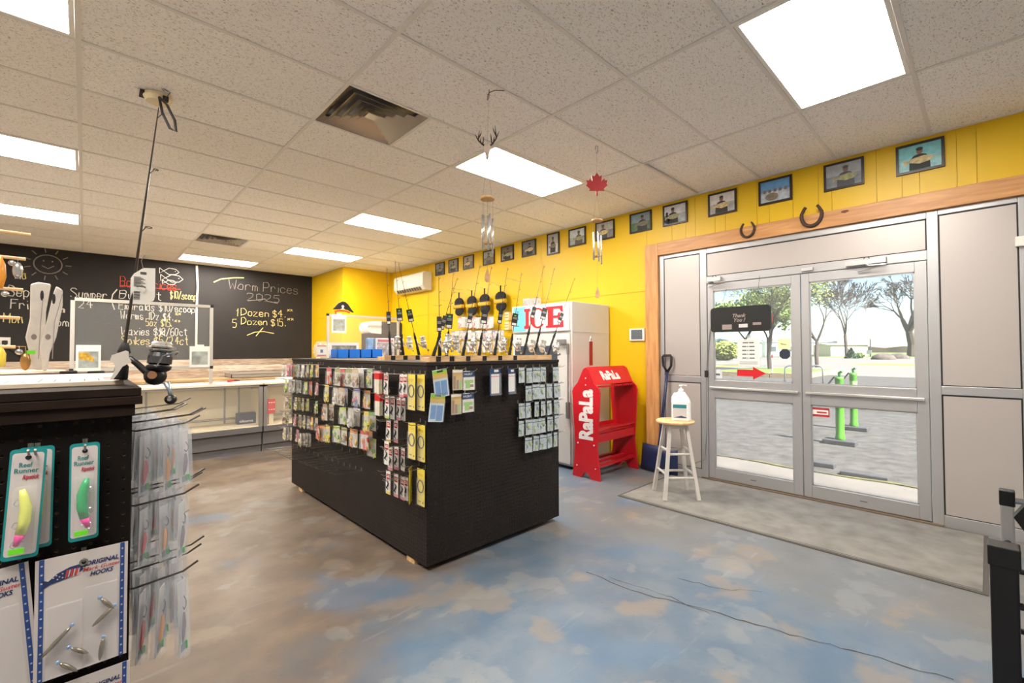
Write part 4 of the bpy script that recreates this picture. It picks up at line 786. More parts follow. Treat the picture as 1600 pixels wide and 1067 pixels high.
m = MB(); m.M = J; m.prism([(-.07, .03), (.0, .05), (.045, .036), (.045, .03)], .067, .0675, 'XZ'); m.build('label_wave', M_navy, lb_)
# snow shovel
t = thing('snow_shovel', 'navy blue snow shovel leaning on the frame behind the stool', 'shovel', (4.62, 2.53, 0)); M_sh = mat('shovel_navy', (28, 38, 74), .4); M_shg = mat('shovel_black', (26, 26, 30), .5)
top = Vector((4.70, 2.45, 1.10)); low = Vector((4.63, 2.51, .34)); MB().tube([top, top.lerp(low, .5), low, low + Vector((-.02, .005, -.12))], [.016, .017, .018, .02], 10).build('shaft', M_sh, t, smooth=True)
hh = [(4.70, 2.45, 1.10), (4.70, 2.405, 1.17), (4.70, 2.40, 1.27), (4.70, 2.41, 1.285), (4.70, 2.49, 1.285), (4.70, 2.505, 1.27), (4.70, 2.497, 1.17), (4.70, 2.45, 1.10)]; MB().tube(hh, .014, 8).build('grip', M_shg, t, smooth=True)
vs = []; nn = 9
for i in range(nn + 1):
    u = -1 + 2 * i / nn
    for z, k in ((.30, 0), (.2, 1), (.08, 2), (.012, 3)): vs.append((4.615 - .05 * (1 - u * u) * (1 - k * .12) + (k * -.012), 2.50 + u * .225 * (.92 + .02 * k), z))
fs = [(i * 4 + k, i * 4 + k + 1, i * 4 + k + 5, i * 4 + k + 4) for i in range(nn) for k in range(3)]
bl = MB().add(vs, fs).build('blade', M_sh, t, smooth=True); so = bl.modifiers.new('solid', 'SOLIDIFY'); so.thickness = .006
# mat
M_mat = mat('mat_grey', (140, 137, 132), .95, noise=.2, nscale=6, bump=.8, bscale=260); t = thing('entrance_mat', 'large grey ribbed entrance mat in front of the doors', 'mat', (4.15, 1.2, 0))
bx('pile', M_mat, 3.605, 4.69, .04, 2.345, .001, .009, t); m = MB()
for a in ((3.58, 3.608, .017, 2.368), (4.687, 4.705, .017, 2.368), (3.608, 4.687, .017, .043), (3.608, 4.687, 2.342, 2.368)): m.box(a[0], a[1], a[2], a[3], .0008, .006)
m.build('rubber_border', mat('mat_border', (84, 80, 76), .8), t)
bx('edge_line', M_crack, 3.614, 3.619, .045, 2.34, .009, .0096, t)
# thermostat
a, b = onX(984, 515, 4.75), onX(1008, 531, 4.75); t = thing('thermostat', 'white wall thermostat with dark screen beside the timber casing', 'thermostat', (4.75, (a.y + b.y) / 2, b.z)); bx('case', M_cardw, 4.735, XW, b.y, a.y, b.z - .01, a.z + .01, t, bevel=.006); bx('screen', mat('screen_dark', (96, 104, 110), .2), 4.733, 4.736, b.y + .028, a.y - .028, b.z + .008, a.z - .005, t)
# black metal rack at the picture's edge
t = thing('black_metal_rack', 'black metal tube rack with capped posts beside the camera and the doors', 'rack', (1.6, .0, 0)); M_tb = mat('tube_black', (24, 24, 27), .4, .3); M_ts = mat('tube_silver', (176, 176, 178), .3, .6)
def at(px, py, dist): d = ray(px, py); return CP + d * (dist / d.dot(CF))
n1 = at(1568, 850, 1.0); n2 = at(1573, 765, 1.32); n3 = n1 + Vector((.05, -.42, 0)); n4 = n2 + Vector((.05, -.42, 0))
for p, m_, hw, nm in ((n1, M_tb, .022, 'front_post'), (n2, M_ts, .014, 'rear_post'), (n3, M_tb, .022, 'front_post'), (n4, M_ts, .014, 'rear_post')):
    bx(nm, m_, p.x - hw, p.x + hw, p.y - hw, p.y + hw, 0, p.z - .02, t, bevel=.004); bx('post_cap', M_tb, p.x - hw * 1.15, p.x + hw * 1.15, p.y - hw * 1.15, p.y + hw * 1.15, p.z - .045, p.z, t, bevel=.003)
for z in (.12, .28, .45, .62, .78):
    MB().tube([(n1.x, n1.y, z), (n3.x, n3.y, z)], .008, 8).build('cross_rod', M_tb, t); MB().tube([(n1.x, n1.y, z), (n2.x, n2.y, z)], .008, 8).build('cross_rod', M_tb, t); MB().tube([(n2.x, n2.y - .02, z + .08), (n4.x, n4.y, z + .08)], .008, 8).build('cross_rod', M_tb, t)
m = MB(); c_ = n1.lerp(n2, .5) + Vector((.07, -.09, -.02)); m.lathe([(.03, -.02), (.075, -.02), (.075, .02), (.03, .02)], tuple(c_), 6, 0, 'X'); m.build('clamp_plate', M_tb, t); m = MB(); m.tube([n2 + Vector((0, 0, -.03)), n2 + Vector((.02, -.1, -.03)), n2 + Vector((.04, -.2, -.02))], .009, 8); m.build('latch', M_chrome, t)
# ================================================================== RIGHT WALL THINGS
M_pf = mat('picture_frame_black', (36, 26, 26), .35)
def disc(m, c, ry, rz, x0, mi, n=10): m.prism([(c[0] + ry * math.cos(2 * math.pi * k / n), c[1] + rz * math.sin(2 * math.pi * k / n)) for k in range(n)], x0, x0 + .0006, 'YZ', mi)
pics = [(1402, 1476, .235, 'angler holding a big trout over turquoise water'), (1289, 1349, .235, 'angler in a grey coat with a rod on a boat'), (1186, 1237, .235, 'blue sky over a lakeside railing, above the smaller horseshoe'), (1106, 1151, .235, 'angler in dark jacket on snow with a fish, left of the horseshoes'), (1037, 1072, .235, 'two dark silhouettes by pale water, beside the timber casing corner'), (985, 1016, .235, 'green fish held sideways, right of the maple leaf chime'), (930, 960, .235, 'half hidden behind the maple leaf chime tubes'), (888, 915, .235, 'angler standing before pale water, left of the maple leaf chime'), (853, 875, .30, 'upright black and white scene, taller than the rest'), (815, 837, .235, 'crouching angler in dark tones, left of the upright photo'), (782, 803, .235, 'group of anglers in brown tones'), (754, 773, .235, 'half hidden behind the antler chime tubes'), (723, 741, .235, 'crowd of pale fish laid out'), (700, 717, .235, 'row of people on a dock'), (680, 695, .235, 'dark lake at dusk, first one by the air conditioner')]
bgs = [((120, 190, 200), (150, 200, 205)), ((150, 156, 164), (120, 126, 136)), ((96, 150, 200), (170, 180, 190)), ((210, 208, 206), (170, 170, 172)), ((200, 200, 202), (160, 165, 170)), ((120, 140, 150), (80, 110, 80)), ((170, 170, 165), (130, 130, 130)), ((196, 206, 210), (150, 160, 160)), ((170, 168, 165), (200, 198, 194)), ((120, 122, 126), (90, 88, 90)), ((110, 96, 84), (150, 140, 130)), ((150, 155, 150), (120, 110, 80)), ((160, 150, 140), (120, 112, 104)), ((130, 134, 130), (100, 104, 110)), ((110, 120, 130), (60, 62, 60))]
for k, (xa, xb, h, lab) in enumerate(pics):
    ym = (onX(xa, 300, 4.75).y + onX(xb, 300, 4.75).y) / 2; w_ = .285 if h < .3 else .225; zc = 2.86 if h < .3 else 2.842; y0, y1, z0, z1 = ym - w_ / 2, ym + w_ / 2, zc - h / 2, zc + h / 2
    t = thing('framed_photo', 'framed photo: ' + lab, 'picture', (4.75, ym, z0), 'framed photos along the ceiling')
    m = MB(); e = .018
    m.box(4.742, XW, y0, y0 + e, z0, z1).box(4.742, XW, y1 - e, y1, z0, z1).box(4.742, XW, y0 + e, y1 - e, z0, z0 + e).box(4.742, XW, y0 + e, y1 - e, z1 - e, z1); m.build('frame', M_pf, t)
    rnd = random.Random(k + 50); m = MB(); m.box(4.750, 4.7505, y0 + e, y1 - e, z0 + e, zc, 1).box(4.750, 4.7505, y0 + e, y1 - e, zc, z1 - e, 0)
    c = ym + rnd.uniform(-.03, .03); g = [(40, 44, 48), (70, 72, 80), (90, 80, 76), (52, 48, 46), (30, 30, 32)][k % 5]
    X = 4.7494
    if k != 2:
        m.prism([(c + u * w_, zc + v * h) for u, v in ((-.22, -.41), (-.21, -.08), (-.13, .06), (-.05, .1), (.05, .1), (.13, .06), (.21, -.08), (.22, -.41))], X, X + .0005, 'YZ', 2); disc(m, (c, zc + h * .2), w_ * .07, h * .11, X - .0004, 3); disc(m, (c, zc + h * .27), w_ * .075, h * .06, X - .0008, 2)
        if k in (4, 10, 13): disc(m, (c + .07, zc - h * .18), w_ * .13, h * .22, X, 2); disc(m, (c + .07, zc + h * .08), w_ * .055, h * .085, X - .0004, 2)
        fz = zc - h * .1; m.prism([(c - w_ * .3, fz + .01), (c - w_ * .1, fz + .03), (c + w_ * .15, fz + .02), (c + w_ * .24, fz), (c + w_ * .33, fz + .02), (c + w_ * .33, fz - .03), (c + w_ * .22, fz - .01), (c, fz - .03), (c - w_ * .2, fz - .02)], X - .0010, X - .0006, 'YZ', 4)
    else:
        for q in range(5): m.box(X, X + .0005, y0 + .04 + q * .045, y0 + .065 + q * .045, zc - .01, zc + .02, 3)
        disc(m, (c, zc - h * .22), w_ * .2, h * .16, X - .0004, 4)
    m.build('print', [mat(f'photo_sky_{k}', bgs[k][0], .5, noise=.15, nscale=20), mat(f'photo_low_{k}', bgs[k][1], .5, noise=.25, nscale=25), mat(f'photo_coat_{k % 5}', g, .6), mat('photo_face', (126, 96, 80), .6), mat(f'photo_fish_{k % 3}', [(196, 178, 130), (150, 148, 110), (120, 110, 92)][k % 3], .5, noise=.3, nscale=40)], t)
M_iron = mat('rusty_iron', (66, 46, 38), .7, noise=.3, nscale=40)
for (px, py, rx, lab) in ((1168, 358, .062, 'smaller rusty horseshoe resting on the timber door casing'), (1268, 336, .078, 'larger thick rusty horseshoe resting on the timber door casing')):
    p = onX(px, py, 4.69); pts = [(4.69, p.y + rx * math.sin(q) * (1.0 if abs(q) < 1.9 else .93), 0 - rx * 1.25 * math.cos(q) + .0) for q in [-2.5 + 5.0 * k / 20 for k in range(21)]]
    zb = 2.557 - min(a[2] for a in pts) + .008
    zc = p.z; tag(MB().tube([(4.69, a[1], a[2] + zc) for a in pts], [.009 + .004 * math.sin(math.pi * k / 20) + (.004 if rx > .07 else 0) for k in range(21)], 6).build('horseshoe', M_iron, smooth=True), lab, 'horseshoe')
p = onX(1320, 330, 4.695); tag(MB().ball((4.697, p.y, p.z), .03, 10, 0, (.2, 1, .35)).tube([(4.695, p.y - .02, p.z), (4.69, p.y, p.z - .015)], .003, 5).build('fish_hook_lure', mat('lure_brown', (110, 60, 40), .5)), 'tiny brown lure stuck on the timber casing beside the larger horseshoe', 'lure')
# air conditioner
t = thing('air_conditioner', 'white wall mounted air conditioner near the yellow corner column', 'air conditioner', (4.66, 7.75, 2.48)); ac = [(XW, 2.84), (4.60, 2.84), (4.555, 2.80), (4.55, 2.58), (4.62, 2.50), (XW, 2.49)]
m = MB(); vs = [(x, y, z) for y in (7.22, 8.30) for x, z in ac]; m.add(vs, [tuple(range(6)), tuple(range(6, 12))[::-1]] + [(i, i + 6, (i + 1) % 6 + 6, (i + 1) % 6) for i in range(6)]); m.build('case', mat('ac_white', (232, 228, 220), .35), t, bevel=.012)
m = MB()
for k in range(10): y0 = 7.32 + k * .09; m.add([(4.565, y0, 2.557), (4.565, y0 + .07, 2.557), (4.612, y0 + .07, 2.503), (4.612, y0, 2.503)], [(0, 1, 2, 3)])  # flat grey quads painted as the shade inside the outlet slots
for o_ in [m.build('outlet_slot_shade', mat('slot_shade_grey', (96, 92, 88), .6), t)]: o_.location = (-.003, 0, -.003)
# mitts and packets on the yellow pegboard
M_mit = mat('mitt_black', (26, 24, 26), .9, noise=.3, nscale=40, bump=.5); M_mitb = mat('mitt_band', (196, 158, 40), .6)
for k, (px, top, bot) in enumerate(((717, 465, 494), (737, 462, 494), (757, 459, 491), (782, 455, 487))):
    p = onX(px, top, 4.66); q = onX(px, bot, 4.66); t = thing('fishing_mitts', ('black mitts in a yellow sleeve, end pair by the framed photos', 'black mitts in a yellow sleeve, second pair from the wall seam', 'black mitts in a yellow sleeve, pair right behind the antler chime', 'black mitts in a yellow sleeve, largest looking pair near the ice chest')[k], 'mitts', (4.66, p.y, q.z), 'black mitts on the yellow pegboard')
    h = p.z - q.z; zc = (p.z + q.z) / 2; MB().ball((4.66, p.y, zc + h * .24), .5, 14, 0, (.07, .25, h * .52)).ball((4.66, p.y - .015, zc - h * .24), .5, 14, 0, (.065, .24, h * .50)).build('mitts', M_mit, t, smooth=True)
    MB().box(4.615, 4.70, p.y - .12, p.y + .125, zc - h * .10, zc + h * .12).build('sleeve', M_mitb, t, bevel=.02); MB().box(4.612, 4.615, p.y - .10, p.y + .06, zc + .03, zc + .05).build('sleeve_print', M_blk_, t)
    MB().box(4.655, 4.665, p.y - .012, p.y + .012, p.z - .02, p.z + .09).build('hang_tab', M_mit, t); hook((XW - .006, p.y, p.z + .085), math.pi, .19, 'wire hook carrying a pair of black mitts', 'mitt hooks')
def row(x0, x1, y, n, cols, lab, grp, w_=.09, h_=.16):
    for k in range(n):
        px = x0 + (x1 - x0) * k / (n - 1); p = onX(px, y + random.uniform(-.8, .8), 4.64 - .02 * (k % 2)); put(baitbag(cols[k % len(cols)], w_, h_), p, FACE, lab.format(cols[k % len(cols)]), 'packet', grp + ' ' + cols[k % len(cols)])
        if 1: hook((XW - .006, p.y, p.z + .004), math.pi, .19, 'wire hook on the yellow pegboard for ' + grp, grp + ' hooks')
row(719, 768, 496, 10, ['pink', 'white', 'clear', 'white'], '{} lure packet in the upper row under the black mitts', 'upper packet row', .10, .17)
row(708, 784, 517, 13, ['blue', 'clear', 'grey', 'blue', 'white'], '{} lure packet in the middle row under the black mitts', 'middle packet row', .10, .14)
row(716, 782, 533.5, 9, ['clear', 'tan', 'white'], '{} lure packet in the lowest row behind the reels', 'lowest packet row', .10, .17)
p = onX(699, 521, 4.64); hook((XW - .006, p.y, p.z + .004), math.pi, .19, 'wire hook holding the lone red lure packet', None); put(baitbag('red', .1, .15), p, FACE, 'red lure packet hanging alone left of the middle packet row', 'packet', None)
for (px, py, lab) in ((793, 488, 'small clear tackle box on the yellow pegboard, upper one'), (793, 503, 'small clear tackle box on the yellow pegboard, lower one')):
    p = onX(px, py, 4.70); t = thing('tackle_box', lab, 'tackle box', (4.70, p.y, p.z - .12)); bx('box', mat('box_cream', (226, 206, 160), .4), 4.68, 4.75, p.y - .045, p.y + .045, p.z - .12, p.z, t, bevel=.005)
    for z in (.04, .08): bx('divider', mat('print_brown'), 4.678, 4.68, p.y - .04, p.y + .04, p.z - z - .006, p.z - z + .006, t)
for k in range(3): p = onX(822 + 9 * k, 467 - k * .8, 4.62); hook((XW, p.y, p.z + .004), math.pi, .19, 'wire hook on the wall just above the ice chest', 'hooks above the ice chest'); put(baitbag(('clear', 'grey', 'tan')[k], .12, .1), p, FACE, 'packet hanging on the wall just above the ice chest', 'packet', 'packets above the ice chest')
for (px, py) in ((723, 453), (700, 470), (725, 482), (690, 494), (815, 440), (806, 437), (815, 468), (690, 478), (780, 443), (790, 515), (800, 530), (790, 545)):
    p = onX(px, py, XW - .006); hook((XW - .006, p.y, p.z), math.pi, .19, 'empty wire hook on the yellow pegboard wall', 'empty hooks on the yellow pegboard')

# ================================================================== SIGNS ON THE DOOR GLASS
XS = 4.745
a, b = onX(1111, 480, 4.70), onX(1205, 519, 4.70); y0, y1, z0, z1 = b.y, a.y, 1.525, 1.775; r_ = .035; poly = []
for (cy_, cz, q0) in ((y1 - r_, z1 - r_, 0), (y0 + r_, z1 - r_, 90), (y0 + r_, z0 + r_, 180), (y1 - r_, z0 + r_, 270)): poly += [(cy_ + r_ * math.cos(math.radians(q0 + k * 22.5)), cz + r_ * math.sin(math.radians(q0 + k * 22.5))) for k in range(5)]
t = thing('open_sign', 'black rounded sign board reading Thank You hung inside the left door', 'sign', (4.70, (y0 + y1) / 2, z0)); bd = MB().prism(poly, 4.685, 4.715, 'YZ').build('board', mat('sign_black', (14, 13, 13), .6), t)
M_sg = mat('sign_grey', (150, 138, 132), .6); R_, U_ = (0, -1, 0), (0, 0, 1); yy = onX(1143, 490, 4.68).y
text('Thank', M_sg, (4.685, yy, 1.668), R_, U_, .034, bd, 'lettering', 1, .03, shear=.3); text('You !', M_sg, (4.685, yy - .012, 1.624), R_, U_, .034, bd, 'lettering', 1, .03, shear=.3)
for (pa, pb_, za, zb, mm) in ((1128, 1143, 1.55, 1.60, M_sg), (1154, 1168, 1.565, 1.60, mat('sign_dim')), (1176, 1189, 1.585, 1.61, M_sg)): bx('sticker', mm, 4.6835, 4.685, onX(pb_, 505, 4.68).y, onX(pa, 505, 4.68).y, za, zb, bd)
MB().tube([(4.70, y1 - .1, z1), (4.72, y1 - .15, 1.96)], .0015, 4).tube([(4.70, y0 + .12, z1), (4.72, y0 + .1, 2.06)], .0015, 4).build('hanging_cord', M_seal, t)
MB().tube([(4.70, y1, z0 + .05), (4.735, y1 + .03, z0), (4.736, 2.035, 1.1), (4.736, 2.035, .5), (4.72, 2.05, .2), (4.70, 2.2, .12)], .004, 5).build('power_cord', mat('cord_grey', (120, 118, 118), .5), t); bx('inline_switch', M_seal, 4.728, 4.74, 2.015, 2.05, 1.06, 1.13, t, bevel=.004)
def sheet(name, lab, cat, px0, px1, py0, py1, m_, th=.0012):
    a, b = onX(px0, (py0 + py1) / 2, XS + .014), onX(px1, (py0 + py1) / 2, XS + .014); za, zb = onX((px0 + px1) / 2, py0, XS + .014).z, onX((px0 + px1) / 2, py1, XS + .014).z
    t = thing(name, lab, cat, (XS, (a.y + b.y) / 2, zb)); s = bx('sheet', m_, XS + .0155, XS + .0155 + th, b.y, a.y, zb, za, t); return t, s, b.y, a.y, zb, za
t, s, y0, y1, z0, z1 = sheet('hours_notice', 'white paper notice with opening hours on the left door glass', 'notice', 1152, 1187, 530, 572, M_cardw); M_ink = mat('ink_grey', (96, 92, 96), .7)
m = MB()
for k in range(5):
    for (u0, u1) in ((.22, .42), (.45, .50), (.54, .78)) if k else ((.25, .5), (.53, .75)): m.box(XS + .0149, XS + .0155, y1 - (y1 - y0) * u1, y1 - (y1 - y0) * u0, z1 - .04 - .038 * k, z1 - .028 - .038 * k)
m.build('printed_lines', M_ink, s)
m = MB()
for k in range(2): m.box(XS + .0149, XS + .0155, y0 + .02, y1 - .02, z0 + .02 + .018 * k, z0 + .026 + .018 * k)
m.build('small_print', M_ink, s)
c = onX(1170, 526, XS + .01); tag(MB().lathe([(.022, -.006), (.02, .0), (.012, .008), (.006, .014)], (XS + .012, c.y, c.z), 16, 0, 'X').build('suction_cup', film('suction', (235, 235, 235), .6, .1)), 'clear suction cup above the hours notice', 'suction cup')
a, b = onX(1151, 583, XS), onX(1196, 583, XS); zc = onX(1175, 583, XS).z; ya, yb = a.y, b.y; hh = ya - yb; m = MB()
m.prism([(ya, zc + .032), (ya - hh * .56, zc + .032), (ya - hh * .56, zc + .062), (yb, zc), (ya - hh * .56, zc - .062), (ya - hh * .56, zc - .032), (ya, zc - .032)], XS + .0148, XS + .0155, 'YZ'); tag(m.build('arrow_sign', mat('arrow_red', (200, 20, 32), .5)), 'red arrow sign pointing right on the left door glass', 'sign')
c = onX(1226, 553, XS + .01); tag(MB().prism([(c.y + .05 * math.cos(math.radians(22.5 + 45 * k)), c.z + .05 * math.sin(math.radians(22.5 + 45 * k))) for k in range(8)], XS + .0148, XS + .0158, 'YZ').build('octagon_sticker', mat('octagon_navy', (40, 46, 62), .5)), 'dark octagonal sticker on the left door glass', 'sticker')
t, s, y0, y1, z0, z1 = sheet('yellow_note', 'pale yellow square note above the octagonal sticker', 'notice', 1215, 1235, 529, 546, mat('note_yellow', (220, 226, 176), .6)); MB().prism([(y1 - .02, z1 - .04), (y0 + .03, z1 - .06), (y0 + .02, z0 + .03), (y0 + .04, z0 + .05), (y1 - .03, z1 - .055)], XS + .0147, XS + .0155, 'YZ').build('note_print', mat('note_olive', (150, 160, 60), .6), s)
t, s, y0, y1, z0, z1 = sheet('window_decal', 'small pale square decal low on the left door upper glass', 'sticker', 1115, 1128, 577, 591, mat('decal_pale', (205, 210, 214), .5)); MB().box(XS + .0147, XS + .0155, y0 + .02, y1 - .02, z0 + .03, z0 + .05).build('decal_print', M_ink, s)
t, s, y0, y1, z0, z1 = sheet('alarm_sticker', 'red and white warning sticker on the right door lower glass', 'sticker', 1267, 1296, 637, 651, mat('sticker_red', (176, 40, 50), .5)); bx('sticker_face', M_cardw, XS + .0148, XS + .0155, y0 + .008, y1 - .008, z0 + .02, z1 - .02, s); bx('sticker_print', mat('sticker_red'), XS + .0142, XS + .0148, y0 + .02, y1 - .045, (z0 + z1) / 2 - .008, (z0 + z1) / 2 + .006, s)
p = onX(1202, 497, XS); tag(MB().prism([(p.y + .03 * math.cos(k * .785), p.z + .06 * math.sin(k * .785)) for k in range(8)], XS + .0148, XS + .0155, 'YZ').build('red_sticker', mat('sticker_rose', (206, 120, 112), .5)), 'faded red sticker peeking past the black sign board', 'sticker')
p = onX(1596, 377, 4.72); tag(bx('wall_sensor', M_cardw, 4.70, 4.735, p.y - .05, p.y + .03, p.z - .035, p.z + .035, bevel=.005), 'white plastic sensor on the post right of the grey panel', 'sensor')

# ================================================================== CEILING HANGINGS
M_cord = mat('hang_cord', (120, 110, 104), .7); M_bone = mat('skull_pale', (214, 196, 180), .7); M_ant = mat('antler_dark', (62, 44, 38), .6); M_pin = wood('chime_wood', (196, 150, 96), (224, 184, 130), 8, (4, 4, 4)); M_tubea = mat('chime_aluminium', (222, 222, 224), .25, .8)
def chime(name, lab, px, X, Y, rows_, kind):
    zd, zt, zb, zs0, zs1 = [zat(X, Y, v) for v in rows_]; t = thing(name, lab, 'wind chime', (X, Y, zs1)); rdir = Vector((CR.x, CR.y, 0)).normalized(); fdir = Vector((CF.x, CF.y, 0)).normalized()
    rd = .045; MB().lathe([(rd, zd), (rd + .003, zd + .006), (rd, zd + .014)], (X, Y, 0), 20).build('disc', M_pin, t)
    for k in range(5):
        q = k * 2 * math.pi / 5 + .4; x, y = X + rd * .75 * math.cos(q), Y + rd * .75 * math.sin(q); l = (zt - zb) * (.78 + .055 * k)
        tb = MB().tube([(x, y, zt - .01 * k), (x, y, zt - l)], .0062, 10).build('tube', M_tubea, t, smooth=True); MB().tube([(x, y, zd), (x, y, zt - .01 * k)], .0008, 4).build('cord', M_cord, tb)
    MB().lathe([(.028, zb + .06), (.03, zb + .066), (.028, zb + .072)], (X, Y, 0), 16).build('striker', M_pin, t); MB().tube([(X, Y, zd), (X, Y, zs0)], .0008, 4).build('cord', M_cord, t)
    sl_ = MB(); h = zs0 - zs1; pl = [(.0, h), (.008, h * .75), (.018, h * .4), (.018, h * .15), (.008, 0), (-.008, 0), (-.018, h * .15), (-.018, h * .4), (-.008, h * .75)]
    sl_.M = Matrix(((rdir.x, fdir.x, 0, X), (rdir.y, fdir.y, 0, Y), (0, 0, 1, zs1), (0, 0, 0, 1))); sl_.prism(pl, -.003, .003, 'XZ'); sl_.build('sail', M_pin, t)
    return t, rdir, fdir, zd
X, Y = 1.845, 2.17; t, rd, fd, zd = chime('antler_wind_chime', 'wind chime with deer skull and dark antlers over silver tubes', 760, X, Y, (312, 332, 396, 418, 441), 0)
K = lambda u, z, v=0: (X + rd.x * u + fd.x * v, Y + rd.y * u + fd.y * v, z); zs = zat(X, Y, 232); za = zat(X, Y, 196)
MB().tube([K(0, zs + .02), K(0, zs + .0), K(0, zs - .035), K(0, zs - .07)], [.02, .024, .014, .007], 10).build('skull', M_bone, t, smooth=True)
m = MB(); h = za - zs
for s_ in (1, -1):
    k1 = .8 if s_ < 0 else 1
    m.tube([K(.006 * s_, zs + .01), K(.035 * s_, zs + .03), K(.058 * s_, zs + h * .45 * k1), K(.05 * s_, zs + h * .98 * k1)], [.006, .0055, .005, .0015], 6)
    for (u0, z0_, u1, z1_) in ((.03, .028, .022, h * .62), (.05, h * .36, .075, h * .72), (.057, h * .55, .036, h * .86), (.04, .04, .045, h * .5)): m.tube([K(u0 * s_, zs + z0_ * k1), K((u0 * .4 + u1 * .6) * s_, zs + (z0_ + z1_) / 2 * k1, -.006), K(u1 * s_, zs + z1_ * k1, -.008)], [.0045, .0035, .0012], 5)
m.build('antlers', M_ant, t, smooth=True); m = MB()
for q in (-.03, .03): m.tube([K(0, zs - .07), K(q, zd + .012)], .0007, 4)
m.tube([K(0, zs + .03), K(.01, CE - .08), K(.012, CE)], .0006, 4); m.build('cord', M_cord, t)
m = MB(); m.tube([K(.012, CE), K(.01, CE - .06), K(.0, CE - .07), K(.004, CE - .035), K(.014, CE - .02), K(.05, CE - .006), K(.11, CE - .008)], .0022, 5); m.build('ceiling_wire', mat('wire_dark', (58, 48, 42), .5), t)
X, Y = 3.01, 2.166; t, rd, fd, zd = chime('maple_leaf_wind_chime', 'wind chime with red maple leaf over short silver tubes', 940, X, Y, (346, 360, 413, 447, 466), 1)
K = lambda u, z, v=0: (X + rd.x * u + fd.x * v, Y + rd.y * u + fd.y * v, z); z1, z0 = zat(X, Y, 270), zat(X, Y, 306); h = z1 - z0
half = [(0, 1), (.12, .84), (.24, .9), (.21, .62), (.33, .74), (.38, .66), (.5, .68), (.45, .52), (.5, .46), (.32, .3), (.36, .22), (.12, .22), (.04, .2), (.04, 0)]
leaf = [(u * h * .92, v * h) for u, v in half] + [(-u * h * .92, v * h) for u, v in half[::-1][:-1]]; m = MB(); m.M = Matrix(((rd.x, fd.x, 0, X), (rd.y, fd.y, 0, Y), (0, 0, 1, z0), (0, 0, 0, 1))); m.prism(leaf, -.004, .004, 'XZ'); m.build('maple_leaf', mat('leaf_red', (168, 34, 40), .5), t)
m = MB(); m.tube([K(0, z1), K(.0, CE - .08), K(-.006, CE)], .0007, 4)
for q in (-.03, .03): m.tube([K(0, z0), K(q, zd + .012)], .0007, 4)
m.build('cord', M_cord, t); MB().tube([K(-.01, CE - .03), K(-.006, CE), K(.012, CE - .004), K(.008, CE - .05), K(0, CE - .06)], .0018, 5).build('ceiling_wire', mat('wire_dark'), t)
# smoke detector with strap
t = thing('smoke_detector', 'yellowed smoke detector on the ceiling with wire and black strap hanging', 'smoke detector', (.325, 3.70, CE - .05)); MB().lathe([(.075, CE), (.075, CE - .02), (.06, CE - .045), (.02, CE - .05)], (.325, 3.70, 0), 24).build('body', mat('detector_cream', (226, 212, 176), .5), t, smooth=False)
MB().box(.235, .29, 3.67, 3.76, CE - .016, CE).box(.345, .375, 3.62, 3.65, CE - .05, CE - .02).build('bracket', M_seal, t); c = Vector((.325, 3.60, CE - .05)); rd = Vector((CR.x, CR.y, 0)).normalized()
MB().tube([c + rd * .03 + Vector((0, 0, .04)), c + rd * -.01 + Vector((0, 0, .08)), c + rd * .05 + Vector((0, 0, .085 - .045)), c + rd * .07 + Vector((0, 0, .03)), c + rd * .03 + Vector((0, 0, -.02)), c], .0025, 5).build('wire', mat('wire_dark'), t)
MB().tube([c, c + rd * .02 + Vector((0, 0, -.1)), c + rd * .07 + Vector((0, 0, -.2)), c + rd * .11 + Vector((0, 0, -.22)), c + rd * .10 + Vector((0, 0, -.15)), c + rd * .05 + Vector((0, 0, -.05)), c], .008, 6).build('strap', M_seal, t, smooth=True)
# ================================================================== CHALK
GL = {'A': '02 39 62;14 54'.split(';'), 'B': ['02 09 49 58 57 46 06', '46 55 54 43 32 02'], 'D': ['02 09 39 57 55 33 02'], 'E': ['59 09 02 52', '06 46'], 'F': ['59 09 02', '06 46'], 'H': ['09 02', '59 52', '06 56'], 'M': ['02 09 35 69 62'], 'P': ['02 09 49 58 56 45 05'], 'S': ['58 49 19 08 07 16 45 54 53 42 12 03'], 'T': ['09 69', '39 32'], 'W': ['09 12 36 52 69'],
 'a': ['46 16 05 03 12 32 44', '46 43 52'], 'b': ['09 02', '05 16 36 45 43 32 12 03'], 'c': ['45 36 16 05 03 12 32 43'], 'd': ['49 42', '45 36 16 05 03 12 32 43'], 'e': ['04 44 45 36 16 05 03 12 32 43'], 'g': ['46 41 30 10', '45 36 16 05 03 12 32 43'], 'h': ['09 02', '05 16 36 45 42'], 'i': ['16 12', '18 18'], 'k': ['09 02', '46 04 42'], 'l': ['19 12'], 'm': ['06 02', '05 16 25 22', '25 36 45 42'], 'n': ['06 02', '05 16 36 45 42'], 'o': ['26 16 05 03 12 32 43 45 36 26'], 'p': ['06 00', '05 16 36 45 43 32 12 03'], 'r': ['06 02', '04 16 36 45'], 's': ['45 36 16 05 14 34 43 32 12 03'], 't': ['29 23 32 42', '07 47'], 'u': ['06 03 12 32 43', '46 42'], 'w': ['06 12 25 32 46'], 'x': ['06 42', '46 02'], 'z': ['06 46 02 42'],
 '0': ['29 08 03 22 43 48 29'], '1': ['17 29 22'], '2': ['08 19 39 48 46 02 52'], '4': ['39 05 55', '39 32'], '5': ['49 09 06 36 45 43 32 02'], '6': ['49 18 03 12 32 43 45 36 05'], '$': ['47 38 18 07 06 15 35 44 43 32 12 03', '29 21'], '/': ['01 49'], '.': ['12 13'], '-': ['05 45'], '&': ['42 07 18 28 37 04 03 12 22 44'], '(': ['39 17 14 32'], ',': ['13 11']}
